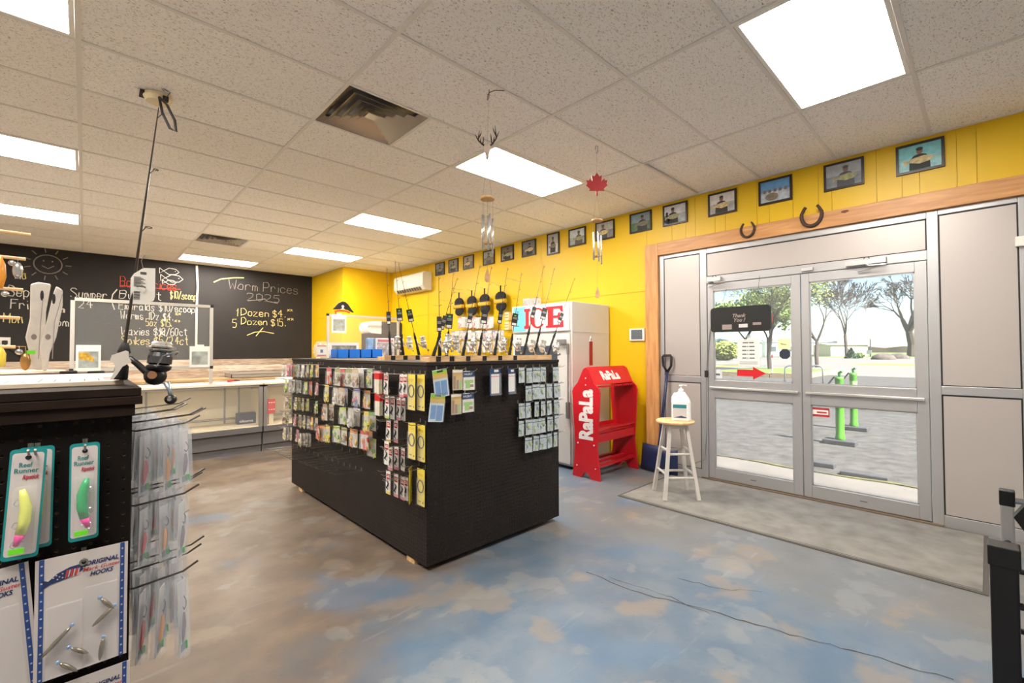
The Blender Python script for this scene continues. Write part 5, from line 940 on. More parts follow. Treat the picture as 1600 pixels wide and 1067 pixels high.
def chalk(s, px, py, h, m, slant=0, sp=1.0, lab=None, y=YB - .003, r=.0065, wob=.010):
    o = onY(px, py, YB); x = o.x; k = h / 7; mb = MB(); rnd = random.Random(len(s) + int(px))
    for ch in s:
        if ch == ' ': x += k * 2.4; continue
        up = 0; kk = k
        if ch == '^': continue
        w_ = 1
        for st in GL.get(ch, ['02 42']):
            P = [(x + int(q[0]) * kk * .8 * sp + rnd.gauss(0, wob * .4), y, o.z + (int(q[1]) - 2) * kk + slant * (x - o.x) + rnd.gauss(0, wob * .4)) for q in st.split()]; w_ = max(w_, max(int(q[0]) for q in st.split()))
            if len(P) == 2 and P[0] == P[1]: P[1] = (P[1][0] + .01, y, P[1][2])
            mb.tube(P, r, 5)
        x += kk * (w_ * .8 + 1.5) * sp
    return mb.build('chalk_writing', m, wb)
M_chw = mat('chalk_white', (206, 202, 192), .9); M_chy = mat('chalk_yellow', (214, 196, 130), .9); M_chr = mat('chalk_red', (190, 70, 54), .9); M_chd = mat('chalk_faint', (128, 120, 112), .9)
def fitchalk(s, x0, x1, py, h, m, **k):       # spread so the line spans the two pixel columns
    L_ = onY(x1, py, YB).x - onY(x0, py, YB).x; n = sum(4 if c == ' ' else max(max(int(q[0]) for q in st.split()) for st in GL.get(c, ['02 42'])) * .8 + 1.5 for c in s) * h / 7
    b0 = sum(4 if c == ' ' else 0 for c in s) * h / 7; return chalk(s, x0, py, h, m, sp=max(.25, (L_ - b0 * .6) / (n - b0)), **k)
fitchalk('Worm Prices', 357, 468, 451, 0.192, M_chd); fitchalk('2025', 386, 440, 469, 0.148, M_chd); fitchalk('1', 368, 374, 494, 0.163, M_chy); fitchalk('Dozen $4.', 377, 448, 493, 0.148, M_chy); fitchalk('xx', 449, 458, 486, 0.067, M_chy); fitchalk('5', 363, 372, 511, 0.163, M_chy); fitchalk('Dozen $15.', 377, 448, 507, 0.148, M_chy); fitchalk('xx', 449, 460, 500, 0.067, M_chy)
def scrawl(pts, m, r=.009): return MB().tube([onY(a, b, YB - .003) for a, b in pts], r, 5).build('chalk_stroke', m, wb)
scrawl([(387, 470), (400, 469), (414, 467), (418, 471), (434, 474)], M_chd); scrawl([(386, 524), (398, 519), (412, 518), (428, 521)], M_chy); scrawl([(400, 525), (411, 512)], M_chy); scrawl([(334, 441), (345, 436), (365, 434), (381, 434)], M_chy, .012)
fitchalk('Bait Prices', 187, 278, 448, 0.185, M_chr); scrawl([(187, 446), (230, 450), (282, 452)], M_chr); fitchalk('Bucket', 187, 255, 466, 0.148, M_chw); fitchalk('$10/scoop', 266, 308, 466, 0.141, M_chy); fitchalk('Emeralds $10/scoop', 186, 306, 483, 0.133, M_chw); fitchalk('Worms 1Dz $4.', 188, 272, 498, 0.141, M_chw); fitchalk('xx', 274, 284, 492, 0.067, M_chy); fitchalk('5oz $15.', 228, 270, 509, 0.133, M_chy); fitchalk('xx', 273, 283, 503, 0.067, M_chy); fitchalk('Waxies $10/60ct', 190, 294, 523, 0.141, M_chw); fitchalk('Spikes $5/24ct', 190, 296, 538, 0.148, M_chy); scrawl([(248, 516), (258, 525)], M_chw); scrawl([(258, 516), (248, 525)], M_chw); scrawl([(183, 452), (176, 460), (174, 470), (179, 484)], M_chw)
fitchalk('Mo', 24, 42, 435, 0.148, M_chy); fitchalk('Sept & 4', 12, 98, 462, 0.163, M_chw); fitchalk('Fri  -', 17, 72, 482, 0.148, M_chw); fitchalk('pm', 86, 104, 488, 0.118, M_chw); fitchalk('Mon', 5, 38, 504, 0.148, M_chy); fitchalk('- 1pm', 60, 110, 509, 0.148, M_chw); fitchalk('Summer', 111, 170, 464, 0.148, M_chw); fitchalk('24', 122, 148, 481, 0.148, M_chw)
c = onY(75, 413, YB); m = MB(); m.tube([(c.x + .16 * math.cos(q), YB - .003, c.z + .15 * math.sin(q)) for q in [k * 2 * math.pi / 20 for k in range(21)]], .008, 5); m.tube([(c.x - .07, YB - .003, c.z - .03), (c.x, YB - .003, c.z - .07), (c.x + .07, YB - .003, c.z - .02)], .007, 5)
for k in range(11): q = k * 2 * math.pi / 11; m.tube([(c.x + .2 * math.cos(q), YB - .003, c.z + .19 * math.sin(q)), (c.x + .27 * math.cos(q), YB - .003, c.z + .26 * math.sin(q))], .007, 5)
for s_ in (-.05, .05): m.tube([(c.x + s_, YB - .003, c.z + .04), (c.x + s_, YB - .003, c.z + .06)], .008, 5)
m.build('chalk_sun_drawing', M_chd, wb)
for (px, py, s_) in ((264, 424, 1), (268, 435, 1.15), (264, 441, .7)):
    c = onY(px, py, YB); P = [(-.14, .05), (-.08, 0), (0, .06), (.1, .05), (.15, 0), (.1, -.05), (0, -.06), (-.08, 0), (-.14, -.05), (-.14, .05)]; m = MB(); m.tube([(c.x + a * s_, YB - .003, c.z + b * s_) for a, b in P], .007, 5); m.tube([(c.x + .09 * s_, YB - .003, c.z + .01), (c.x + .1 * s_, YB - .003, c.z + .01)], .009, 5); m.build('chalk_fish_drawing', M_chw, wb)
a, b = onY(307, 415, YB), onY(306, 545, YB); tag(MB().tube([(a.x, YB - .02, a.z), (a.x + .02, YB - .02, (a.z * 3 + b.z) / 4), (b.x, YB - .02, b.z + .8), (b.x, YB - .02, b.z)], .02, 6).build('white_conduit', mat('conduit_white', (210, 204, 192), .5)), 'white cable conduit running down the chalkboard from the ceiling', 'conduit')
p = onY(8, 534, YB - .006); t = thing('power_outlet', 'white power outlet low on the chalkboard with a black plug', 'outlet', (p.x, YB, p.z - .07)); bx('cover_plate', M_cardw, p.x - .055, p.x + .055, YB - .012, YB, p.z - .07, p.z + .07, t); bx('plug', M_seal, p.x - .03, p.x + .03, YB - .06, YB - .012, p.z - .04, p.z + .02, t, bevel=.01); MB().tube([(p.x, YB - .05, p.z - .04), (p.x + .08, YB - .06, p.z - .12), (p.x + .25, YB - .05, p.z - .3)], .01, 6).build('cable', M_seal, t)

# ================================================================== COUNTERS
M_ctop = mat('counter_top_white', (232, 222, 204), .35); M_cgrey = mat('counter_grey', (104, 102, 104), .5); M_ctrim = mat('counter_trim', (150, 146, 142), .4, .4); M_cin = mat('counter_interior', (226, 214, 186), .6); M_ckick = mat('counter_kick', (52, 52, 56), .6)
CY0, CY1 = 6.66, 7.22
for k, (x0, x1, lab) in enumerate(((-.55, 1.735, 'long glass fronted display counter with nearly empty cream interior'), (1.745, 4.0, 'glass fronted display counter partly hidden behind the black island'), (-2.6, -.56, 'glass fronted display counter behind the near black display stand'))):
    t = thing('display_counter', lab, 'counter', ((x0 + x1) / 2, CY0, 0)); bx('top', M_ctop, x0, x1, CY0 - .01, CY1, .90, .93, t, bevel=.004); bx('kick', M_cgrey, x0, x1, CY0 + .075, CY1, 0, .085, t); bx('lower_panel', M_cgrey, x0 + .004, x1 - .004, CY0 + .045, CY1, .10, .262, t); bx('lower_panel', M_cgrey, x0 + .004, x1 - .004, CY0, CY1, .275, .345, t); bx('recess', M_cgrey, x0, x1, CY0 + .09, CY1 - .01, .08, .345, t)
    m = MB()
    for xx in (x0, x1 - .045): m.box(xx, xx + .045, CY0, CY0 + .03, .345, .90)
    m.box(x0, x1, CY0, CY0 + .03, .875, .90); m.build('front_frame', M_ctrim, t)
    bx('display_floor', M_cin, x0 + .02, x1 - .02, CY0 + .012, CY1 - .02, .345, .36, t); bx('back_panel', M_cin, x0 + .02, x1 - .02, CY1 - .05, CY1 - .035, .36, .90, t); bx('side_panel', M_cin, x0, x0 + .015, CY0 + .03, CY1, .345, .90, t); bx('side_panel', M_cin, x1 - .015, x1, CY0 + .03, CY1, .345, .90, t)
    bx('pane', film('counter_glass', (230, 232, 226), .08, .02), x0 + .045, x1 - .045, CY0 + .012, CY0 + .018, .36, .875, t)
    for xx in (x0 + .5, x0 + 1.1, x1 - .35, x1 - .18): bx('shelf_standard', M_ctrim, xx, xx + .02, CY1 - .06, CY1 - .05, .36, .90, t)
    m = MB()
    for zz in (.41, .43): m.box(x0 + .05, x1 - .05, CY1 - .065, CY1 - .05, zz, zz + .006)
    m.build('sliding_track', M_ctrim, t)
a, b = onY(371, 640, 6.95), onY(403, 640, 6.95); t = thing('reel_box', 'dark blue boxed reel inside the glass display counter', 'box', (a.x, 6.95, .36)); bx('carton', mat('carton_navy', (36, 44, 84), .45), a.x, b.x, 6.93, 7.05, .36, .505, t); text('okuma', M_cardw, (a.x + .02, 6.93, .385), (1, 0, 0), (0, 0, 1), .035, t, 'lettering', 1.2, .02)
a, b = onY(404, 640, 7.0), onY(411, 640, 7.0); tag(bx('reel_box', mat('carton_navy2', (46, 50, 80), .45), a.x, a.x + .1, 6.98, 7.08, .36, .49, bevel=.003), 'second dark boxed reel tucked behind the first in the counter', 'box')
a, b = onY(418, 640, 6.72), onY(430, 640, 6.72); t = thing('red_box', 'bright red upright box inside the right hand glass counter', 'box', (a.x, 6.72, .36)); bx('carton', mat('carton_red', (212, 24, 36), .45), a.x, b.x, 6.72, 6.78, .50, .69, t); m = MB()
for zz in (.545, .64):
    for q in range(3): m.box(a.x + .012 + q * .03, a.x + .03 + q * .03, 6.718, 6.72, zz, zz + .012)
m.build('carton_print', M_cardw, t); bx('carton_stand', M_cin, a.x + .02, b.x - .02, 6.73, 6.77, .36, .50, t)
# acrylic guards
M_acr = film('acrylic', (225, 228, 226), .07, .04); M_gal = mat('guard_aluminium', (206, 202, 194), .35, .4)
def guard(lab, x0, x1, y, z0, z1, foot):
    t = thing('acrylic_guard', lab, 'screen', ((x0 + x1) / 2, y, .93)); m = MB(); e = .035
    m.box(x0, x0 + e, y, y + .03, z0, z1).box(x1 - e, x1, y, y + .03, z0, z1).box(x0 + e, x1 - e, y, y + .03, z1 - e, z1).box(x0 + e, x1 - e, y, y + .03, z0, z0 + e); m.build('frame', M_gal, t)
    bx('pane', M_acr, x0 + e, x1 - e, y + .012, y + .018, z0 + e, z1 - e, t)
    for xx in (x0, x1 - e): bx('foot_post', M_gal, xx, xx + e, y, y + .03, .935, z0, t); bx('foot_plate', M_gal, xx - .03, xx + e + .03, y - .06, y + .1, .93, .937, t)
    for xx in (x0 - .004, x1 - e + .004):
        for zz in (z0 - .004, z1 - e + .004): bx('corner_cap', M_seal, xx, xx + e, y - .003, y + .033, zz, zz + e, t)
    return t
g1 = guard('clear acrylic counter screen in front of the bait price list', -.115, 1.175, 6.72, 1.13, 1.925, 1); g2 = guard('clear acrylic counter screen in front of the yellow corner column', 2.73, 3.98, 7.05, 1.13, 1.925, 1)
def leafl(lab, px0, px1, py0, py1, yy, arch=False):
    a, b = onY(px0, py1, yy), onY(px1, py0, yy); t = thing('fish_poster', lab, 'poster', ((a.x + b.x) / 2, yy, a.z)); bx('paper', M_cardw, a.x, b.x, yy - .002, yy, a.z, b.z, t); w_, h_ = b.x - a.x, b.z - a.z
    bx('photo', mat('poster_grey', (150, 156, 152), .5, noise=.35, nscale=12), a.x + w_ * .1, b.x - w_ * .1, yy - .003, yy - .002, a.z + h_ * .12, b.z - h_ * .25, t)
    if not arch: m = MB(); m.prism([(a.x + w_ * .1, b.z - h_ * .3), (a.x + w_ * .45, b.z - h_ * .28), (a.x + w_ * .7, b.z - h_ * .5), (a.x + w_ * .75, b.z - h_ * .65), (a.x + w_ * .5, b.z - h_ * .6), (a.x + w_ * .12, b.z - h_ * .55)], yy - .0036, yy - .003, 'XZ'); m.build('fish', mat('fish_gold', (190, 150, 50), .5, noise=.5, nscale=30), t)
    else: bx('header', M_cardw, a.x + w_ * .3, b.x - w_ * .3, yy - .002, yy, b.z, b.z + .02, t)
leafl('white sheet with a golden fish picture on the left of the acrylic screen', 118, 158, 539, 580, 6.71); leafl('white curved sheet with pale picture at the right end of the acrylic screen', 296, 328, 541, 574, 6.71, True); leafl('faint printed sheet on the acrylic screen by the yellow column', 518, 541, 492, 520, 7.045, True)
# pirate hat on the second guard
hp = onY(536, 476, 7.065); t = thing('pirate_hat', 'black toy pirate hat with orange bandana perched on the acrylic screen', 'hat', (hp.x, 7.065, 1.93)); w_ = .165
MB().prism([(hp.x + a * w_, 1.985 + b * .15) for a, b in ((-1, .08), (-.8, .35), (-.45, .8), (-.1, 1), (.2, .98), (.5, .72), (.8, .25), (1.08, -.12), (.9, -.1), (.5, .12), (0, .2), (-.5, .14))], 7.05, 7.08, 'XZ').build('brim', mat('hat_black', (26, 24, 24), .7), t, bevel=.006); MB().tube([(hp.x - .13, 7.066, 1.968), (hp.x - .06, 7.06, 1.988), (hp.x + .05, 7.06, 1.983), (hp.x + .11, 7.066, 1.965)], .016, 8).tube([(hp.x - .12, 7.06, 1.975), (hp.x - .125, 7.05, 1.94), (hp.x - .11, 7.046, 1.935)], .014, 6).build('bandana', mat('bandana_orange', (214, 84, 30), .7), t); m = MB(); m.prism([(hp.x + .022 * math.cos(q * .785) - .01, 2.055 + .022 * math.sin(q * .785)) for q in range(8)], 7.046, 7.05, 'XZ').box(hp.x - .022, hp.x + .002, 7.046, 7.05, 2.02, 2.04).box(hp.x - .04, hp.x + .02, 7.046, 7.05, 2.008, 2.018); m.build('skull_emblem', M_cardw, t)
# hot drinks machine behind the second guard
a, b = onY(571, 500, 7.35), onY(627, 500, 7.35); zt, zm = onY(590, 502, 7.35).z, onY(590, 522, 7.35).z; t = thing('coffee_machine', 'dark brown counter machine with white rounded lid behind the acrylic screen', 'appliance', ((a.x + b.x) / 2, 7.35, .93)); xm = onY(593, 500, 7.35).x; rz = (zt - zm) / 2; zc = (zt + zm) / 2
M_br = mat('machine_brown', (62, 46, 38), .35); bx('stand', M_br, a.x + .04, b.x, 7.28, 7.6, .932, zm + .01, t, bevel=.01); bx('drum', M_br, xm, b.x, 7.28, 7.62, zm, zt, t, bevel=.04)
MB().prism([(xm, zt), (xm - (xm - a.x) * .6, zt - .01)] + [(a.x + (xm - a.x) * .35 * (1 - math.cos(q)), zc + rz * .9 * math.sin(q)) for q in [math.radians(70 - k * 20) for k in range(8)]] + [(xm - (xm - a.x) * .6, zm + .01), (xm, zm)], 7.27, 7.6, 'XZ').build('lid', mat('machine_white', (240, 238, 234), .3), t, bevel=.006)
t = thing('rear_cabinet', 'low rear cabinet behind the counter carrying the brown machine', 'cabinet', (3.1, 7.5, 0)); bx('body', M_cgrey, 2.2, 4.0, 7.24, 7.75, 0, .90, t); bx('top', M_ctop, 2.19, 4.01, 7.23, 7.76, .90, .93, t)
# back bench with odds and ends, plus bits on the counter
t = thing('back_bench', 'rough wooden bench along the plank wall below the chalkboard', 'bench', (1.2, 10.0, 0)); M_bn = wood('bench_wood', (146, 116, 82), (206, 176, 132), 2.5, (1, 7, 7))
for k in range(3): bx('top_board', M_bn, -2.2, 3.55, 9.72 + k * .215, 9.925 + k * .215, .80, .84, t)
bx('front_apron', M_bn, -2.2, 3.55, 9.76, 9.80, .62, .80, t)
for xx in (-2.1, -.3, 1.6, 3.4): bx('leg', M_bn, xx, xx + .09, 9.75, 9.84, 0, .80, t); bx('leg', M_bn, xx, xx + .09, 10.25, 10.34, 0, .80, t)
t = thing('grey_tub', 'grey low tub on the back bench below the plank wall', 'tub', (2.6, 10.0, .84)); m = MB(); m.box(2.0, 3.3, 9.76, 10.3, .84, .85).box(2.0, 3.3, 9.76, 9.775, .84, .93).box(2.0, 3.3, 10.285, 10.3, .84, .93).box(2.0, 2.015, 9.76, 10.3, .84, .93).box(3.285, 3.3, 9.76, 10.3, .84, .93); m.build('shell', mat('tub_grey', (150, 144, 136), .6), t); bx('rim', mat('tub_rim', (176, 168, 158), .6), 1.99, 3.31, 9.75, 9.765, .915, .935, t)
for (pa, pb_, lab) in (((306, 586), (318, 597), 'thin twig lying on the counter beside the acrylic screen foot'), ((330, 580), (342, 590), 'short dry stick lying on the counter by the red tool')):
    a, b = onZ(*pa, .945), onZ(*pb_, .945); a.y = min(a.y, 7.18); b.y = max(6.68, min(b.y, 7.15)); tag(MB().tube([(a.x, a.y, .943), ((a.x + b.x) / 2, (a.y + b.y) / 2 + .01, .946), (b.x, b.y, .94)], [.006, .008, .004], 6).build('dry_stick', M_bn), lab, 'stick')
a = onZ(338, 590, .94); a.y = 7.0; t = thing('pliers', 'red handled pliers lying on the counter', 'pliers', (a.x, a.y, .93)); MB().tube([(a.x - .08, a.y, .945), (a.x, a.y + .02, .95)], .014, 8).tube([(a.x - .08, a.y + .04, .945), (a.x, a.y + .03, .95)], .014, 8).build('handles', mat('tool_red', (176, 34, 34), .5), t); MB().tube([(a.x, a.y + .025, .95), (a.x + .07, a.y + .03, .945)], [.016, .006], 8).build('jaws', M_iron, t)
# ================================================================== NEAR DISPLAY STAND
NX1, NY0, NT = .078, 1.30, 1.205
st = thing('black_display_stand', 'tall black pegboard display stand with dark timber top, nearest the camera', 'display stand', (-.5, 1.7, 0))
nu = 44; pegpanel((NX1 - nu * .0254, NY0, NT - 46 * .0254), (1, 0, 0), (0, 0, 1), (0, -1, 0), nu, 46, r=.0034, sides=10).build('pegboard_front', [mat('near_pegboard_black', (17, 13, 12), .7, spec=.15), M_pbd], st)
pegpanel((NX1, NY0, NT - 46 * .0254), (0, 1, 0), (0, 0, 1), (1, 0, 0), 44, 46, r=.0034, sides=8).build('pegboard_side', [mat('near_pegboard_black'), M_pbd], st)
bx('core', M_pbd, NX1 - nu * .0254, NX1 - .008, NY0 + .008, NY0 + 1.1, .03, NT, st)
M_dt = wood('dark_stained_timber', (24, 17, 14), (42, 30, 24), 5, (1.5, 12, 12), .75, .12)
bx('trim_board', M_dt, -1.1, NX1 + .004, NY0 - .016, NY0 + .004, NT - .004, NT + .020, st, bevel=.001); bx('top_board', M_dt, -1.1, NX1 + .016, NY0 - .02, NY0 + 1.13, NT + .0205, NT + .038, st, bevel=.0012); bx('top_board', M_dt, -1.1, NX1 + .014, NY0 - .017, NY0 + 1.13, NT + .0395, NT + .056, st, bevel=.001)
TT = NT + .056
# white measuring board on top
t = thing('measuring_board', 'white fish measuring board with dark rules lying on the near stand', 'measuring board', (-.2, 1.7, TT)); bx('board', mat('board_cream', (196, 183, 164), .45), -.75, .07, NY0 + .12, NY0 + .62, TT, TT + .012, t, bevel=.002); m = MB()
for k in range(30): x = -.7 + k * .025; m.box(x, x + .0022, NY0 + .14, NY0 + (.25 if k % 5 else .32), TT + .012, TT + .0125)
m.build('ruling', M_blk_, t)
for k in range(6): bx('red_mark', mat('print_rose'), .035, .058, NY0 + .16 + k * .03, NY0 + .166 + k * .03, TT + .012, TT + .0125, t)
for (px, lab) in ((107, 'short black marker lying on the near stand left of the fish poster'), (150, 'short black marker lying on the near stand below the fish poster')):
    p = onZ(px, 582, TT + .006); p.y = min(p.y, 2.38); p.x = min(p.x, .05); tag(MB().tube([p + Vector((-.02, -.012, .0)), p + Vector((.02, .012, .0))], [.006, .006], 8).build('marker_pen', M_grip, smooth=True), lab, 'marker')
# price fan card and near rod
rb = onZ(203, 592, TT + .014); rb.x = min(rb.x, .062); rt = onY(248, 168, rb.y + .05)
rod('short fishing rod with black and silver reel standing on the near display stand', Vector((rb.x, rb.y, TT + .013)), rt, (.96, -.29, 0), None, None, 0, M_reelb, .075, 1.18, 'fishing_rod', reel=False)
rr_ = COL.objects.get('fishing_rod') or bpy.data.objects['fishing_rod']
# detailed reel: stem out and slightly down, spool up
mb = MB(); mb.tube([(.007, 0, .045), (.012, 0, .043), (.022, 0, .035), (.04, 0, .018), (.05, 0, .008)], [.004, .006, .006, .007, .009], 10); mb.ball((.056, 0, .010), .019, 16, 0, (1.05, .8, 1)); mb.lathe([(.012, .018), (.02, .024), (.022, .03), (.018, .034)], (.06, 0, 0), 20); rl = mb.build('reel', M_reelb, rr_, smooth=True)
MB().lathe([(.015, .034), (.021, .036), (.0215, .05), (.019, .058), (.0205, .060), (.0205, .063)], (.06, 0, 0), 22).build('rotor', mat('rotor_grey', (88, 88, 90), .25, .7), rl, smooth=False)
MB().lathe([(.014, .063), (.014, .066), (.024, .068), (.025, .071), (.018, .073), (.018, .078), (.015, .081), (.005, .082)], (.06, 0, 0), 24).build('spool', M_spool, rl)
m = MB()
for k in range(6): q = k * math.pi / 3; m.ball((.06 + .012 * math.cos(q), .012 * math.sin(q), .0815), .003, 8, 0, (1, 1, .3))
m.build('spool_holes', M_reelb, rl); MB().lathe([(.008, -.0155), (.008, -.017)], (.054, 0, .011), 18, 0, 'Y').build('side_cap', mat('cap_copper', (196, 150, 120), .2, .9), rl)
MB().tube([(.075, 0, -.002), (.083, 0, -.018), (.086, -.002, -.03)], [.006, .004, .004], 8).build('crank_arm', mat('crank_pale', (170, 186, 200), .25, .6), rl, smooth=True); MB().lathe([(.004, -.012), (.0095, -.009), (.0105, 0), (.0095, .009), (.004, .012)], (.088, -.006, -.037), 14, 0, 'Y').build('crank_knob', M_reelb, rl, smooth=True); MB().lathe([(.004, -.0125), (.004, -.014)], (.088, -.006, -.037), 10, 0, 'Y').build('knob_screw', M_chrome, rl)
MB().tube([(.06, -.024, .028), (.07, -.03, .05), (.085, -.02, .06), (.09, 0, .062), (.082, .022, .058)], .0014, 6).build('bail', M_chrome, rl)
# hang tag on the rod
a = onY(223, 447, rb.y + .02); w_, h_ = .047, .092; x0, x1, z0, z1 = a.x - w_ / 2, a.x + w_ / 2, a.z - h_ / 2, a.z + h_ / 2; yq = rb.y + .012
tg = MB().prism([(x0, z0), (x0 + w_ * .6, z0 + .003), (x1 - .004, z0 + .010), (x1, z0 + .02), (x1, z1), (x1 - w_ * .5, z1 - .002), (x0 + .006, z1 - .018), (x0, z1 - .03)], yq, yq + .0008, 'XZ').build('hang_tag', mat('tag_white', (204, 200, 192), .6)); tag(tg, 'white hang tag with barcode tied to the near fishing rod', 'tag'); m = MB()
for k in range(9): m.box(x0 + .006, x0 + .02 + .004 * (k % 3), yq - .0006, yq, z1 - .026 - k * .0028, z1 - .0248 - k * .0028)
for k in range(7): m.box(x0 + .006, x0 + .018, yq - .0006, yq, z0 + .012 + k * .003, z0 + .0132 + k * .003 + .0006 * (k % 2))
m.box(x0 + .018, x0 + .03, yq - .0006, yq, z1 - .018, z1 - .012); m.build('tag_print', mat('tag_ink', (70, 66, 64), .6), tg); MB().tube([(a.x, yq, z1 - .004), (a.x - .004, yq, z1 + .015), (a.x + .002, yq, z1 + .03)], .0008, 4).build('tag_string', M_cord, tg)
# white hooked price holder at the rod foot
p = onY(184, 562, rb.y - .02); k = .00135; tag(MB().prism([(p.x + u * k, p.z - v * k) for u, v in ((-8, -8), (10, -16), (14, -14), (14, -6), (18, 4), (6, 12), (0, 24), (-6, 34), (-10, 34), (-4, 18), (-4, 8), (-10, 0))], rb.y - .028, rb.y - .024, 'XZ').build('line_clip', mat('clip_white', (196, 190, 181), .5)), 'white hooked plastic line clip against the near rod handle', 'clip')
# lure cards
M_teal = mat('card_teal', (24, 140, 142), .4); M_cardl = mat('card_lilac', (204, 197, 198), .5); M_crim = mat('card_crimson', (176, 36, 52), .5); M_tealp = mat('card_teal_print', (40, 130, 130), .5); M_neon = mat('price_neon', (110, 226, 40), .5)
def rcard(lab, x, z, w_, h_, y, body, tail, rot=0, curve=1):
    t = thing('carded_lure', lab, 'lure packet', (x, y, z), None, world=False); t.rotation_euler = (0, rot, 0)
    def rnd_(w2, h2, r2): return [(sx * (w2 / 2 - r2) + r2 * math.cos(math.radians(q0 + k * 30)), -h_ / 2 + sz * (h2 / 2 - r2) + r2 * math.sin(math.radians(q0 + k * 30))) for sx, sz, q0 in ((1, 1, 0), (-1, 1, 90), (-1, -1, 180), (1, -1, 270)) for k in range(4)]
    MB().prism(rnd_(w_, h_, .006), 0, .001, 'XZ').build('card', M_teal, t); cf = MB().prism(rnd_(w_ * .86, h_ * .93, .005), -.0006, 0, 'XZ').build('card_face', M_cardl, t)
    MB().lathe([(.0045, -.0012), (.0045, -.0008)], (0, 0, -.016), 12, 0, 'Y').build('hang_hole', M_blk_, cf)
    text('Reef', M_tealp, (-w_ * .24, -.0007, -.034), (1, 0, 0), (0, 0, 1), .0085, cf, 'lettering', 1.1, .02, fit=w_ * .36); text('Runner', M_tealp, (-w_ * .36, -.0007, -.0445), (1, 0, 0), (0, 0, 1), .0085, cf, 'lettering', 1.1, .02, fit=w_ * .66); text('Ripstick', M_crim, (-w_ * .12, -.0007, -.057), (1, .0, 0), (0, 0, 1), .0078, cf, 'lettering', 1, .03, shear=.3, fit=w_ * .46)
    z0, z1 = -h_ * .36, -h_ * .86; P = [(curve * .004, -.009, z0), (curve * .001, -.011, z0 * .88 + z1 * .12), (-curve * .003, -.011, z0 * .68 + z1 * .32), (-curve * .003, -.011, z0 * .42 + z1 * .58), (curve * .001, -.011, z0 * .2 + z1 * .8), (curve * .006, -.010, z1)]; R2 = [.004, .0065, .0085, .0085, .0075, .004]
    lu = MB().tube(P[:5], R2[:5], 12).build('lure_body', body, t, smooth=True); MB().tube(P[4:], R2[4:], 12).build('lure_tail', tail, lu, smooth=True)
    for zz in (z0 - .02, z0 - .062, z1 + .006): MB().tube([(-.004 * curve, -.010, zz), (.010 * curve, -.012, zz + .002), (.013 * curve, -.012, zz - .006), (.009 * curve, -.012, zz - .010), (.005 * curve, -.012, zz - .006)], .0006, 5).build('treble_hook', M_chrome, lu)
    bb = MB(); bb.box(-w_ * .33, w_ * .33, -.02, -.0008, -h_ * .93, -h_ * .33); bb.build('blister', film('blister', (235, 236, 240), .10, .05), t, bevel=.004)
    MB().box(-.014, .006, -.0215, -.0205, -h_ * .92, -h_ * .87).build('price_sticker', M_neon, t); hook((x, NY0, z - .014), -math.pi / 2, .06, 'peg hook behind a carded lure on the near stand', 'lure hooks on the near stand')
yel = mat('lure_chartreuse', (224, 232, 110), .3, coat=.5); grn = mat('lure_green', (20, 172, 104), .3, coat=.5); pnk = mat('lure_pink', (226, 56, 150), .3, coat=.5)
a, b = onY(46, 701, NY0 - .03), onY(46, 870, NY0 - .03); W_ = onY(77, 780, NY0 - .03).x - onY(14, 780, NY0 - .03).x - .004
rcard('carded yellow and pink crankbait hanging on the near stand', a.x, a.z, W_, a.z - b.z, NY0 - .032, yel, pnk, .05, -1)
c = onY(58, 698, NY0 - .012); rcard('second carded crankbait tucked behind the yellow one', c.x, c.z, W_, a.z - b.z - .008, NY0 - .010, yel, pnk, .01, -1)
a, b = onY(133, 692, NY0 - .02), onY(133, 843, NY0 - .02); rcard('carded green and pink crankbait hanging on the near stand', a.x, a.z, W_ * .92, a.z - b.z, NY0 - .02, grn, pnk, 0, 1)
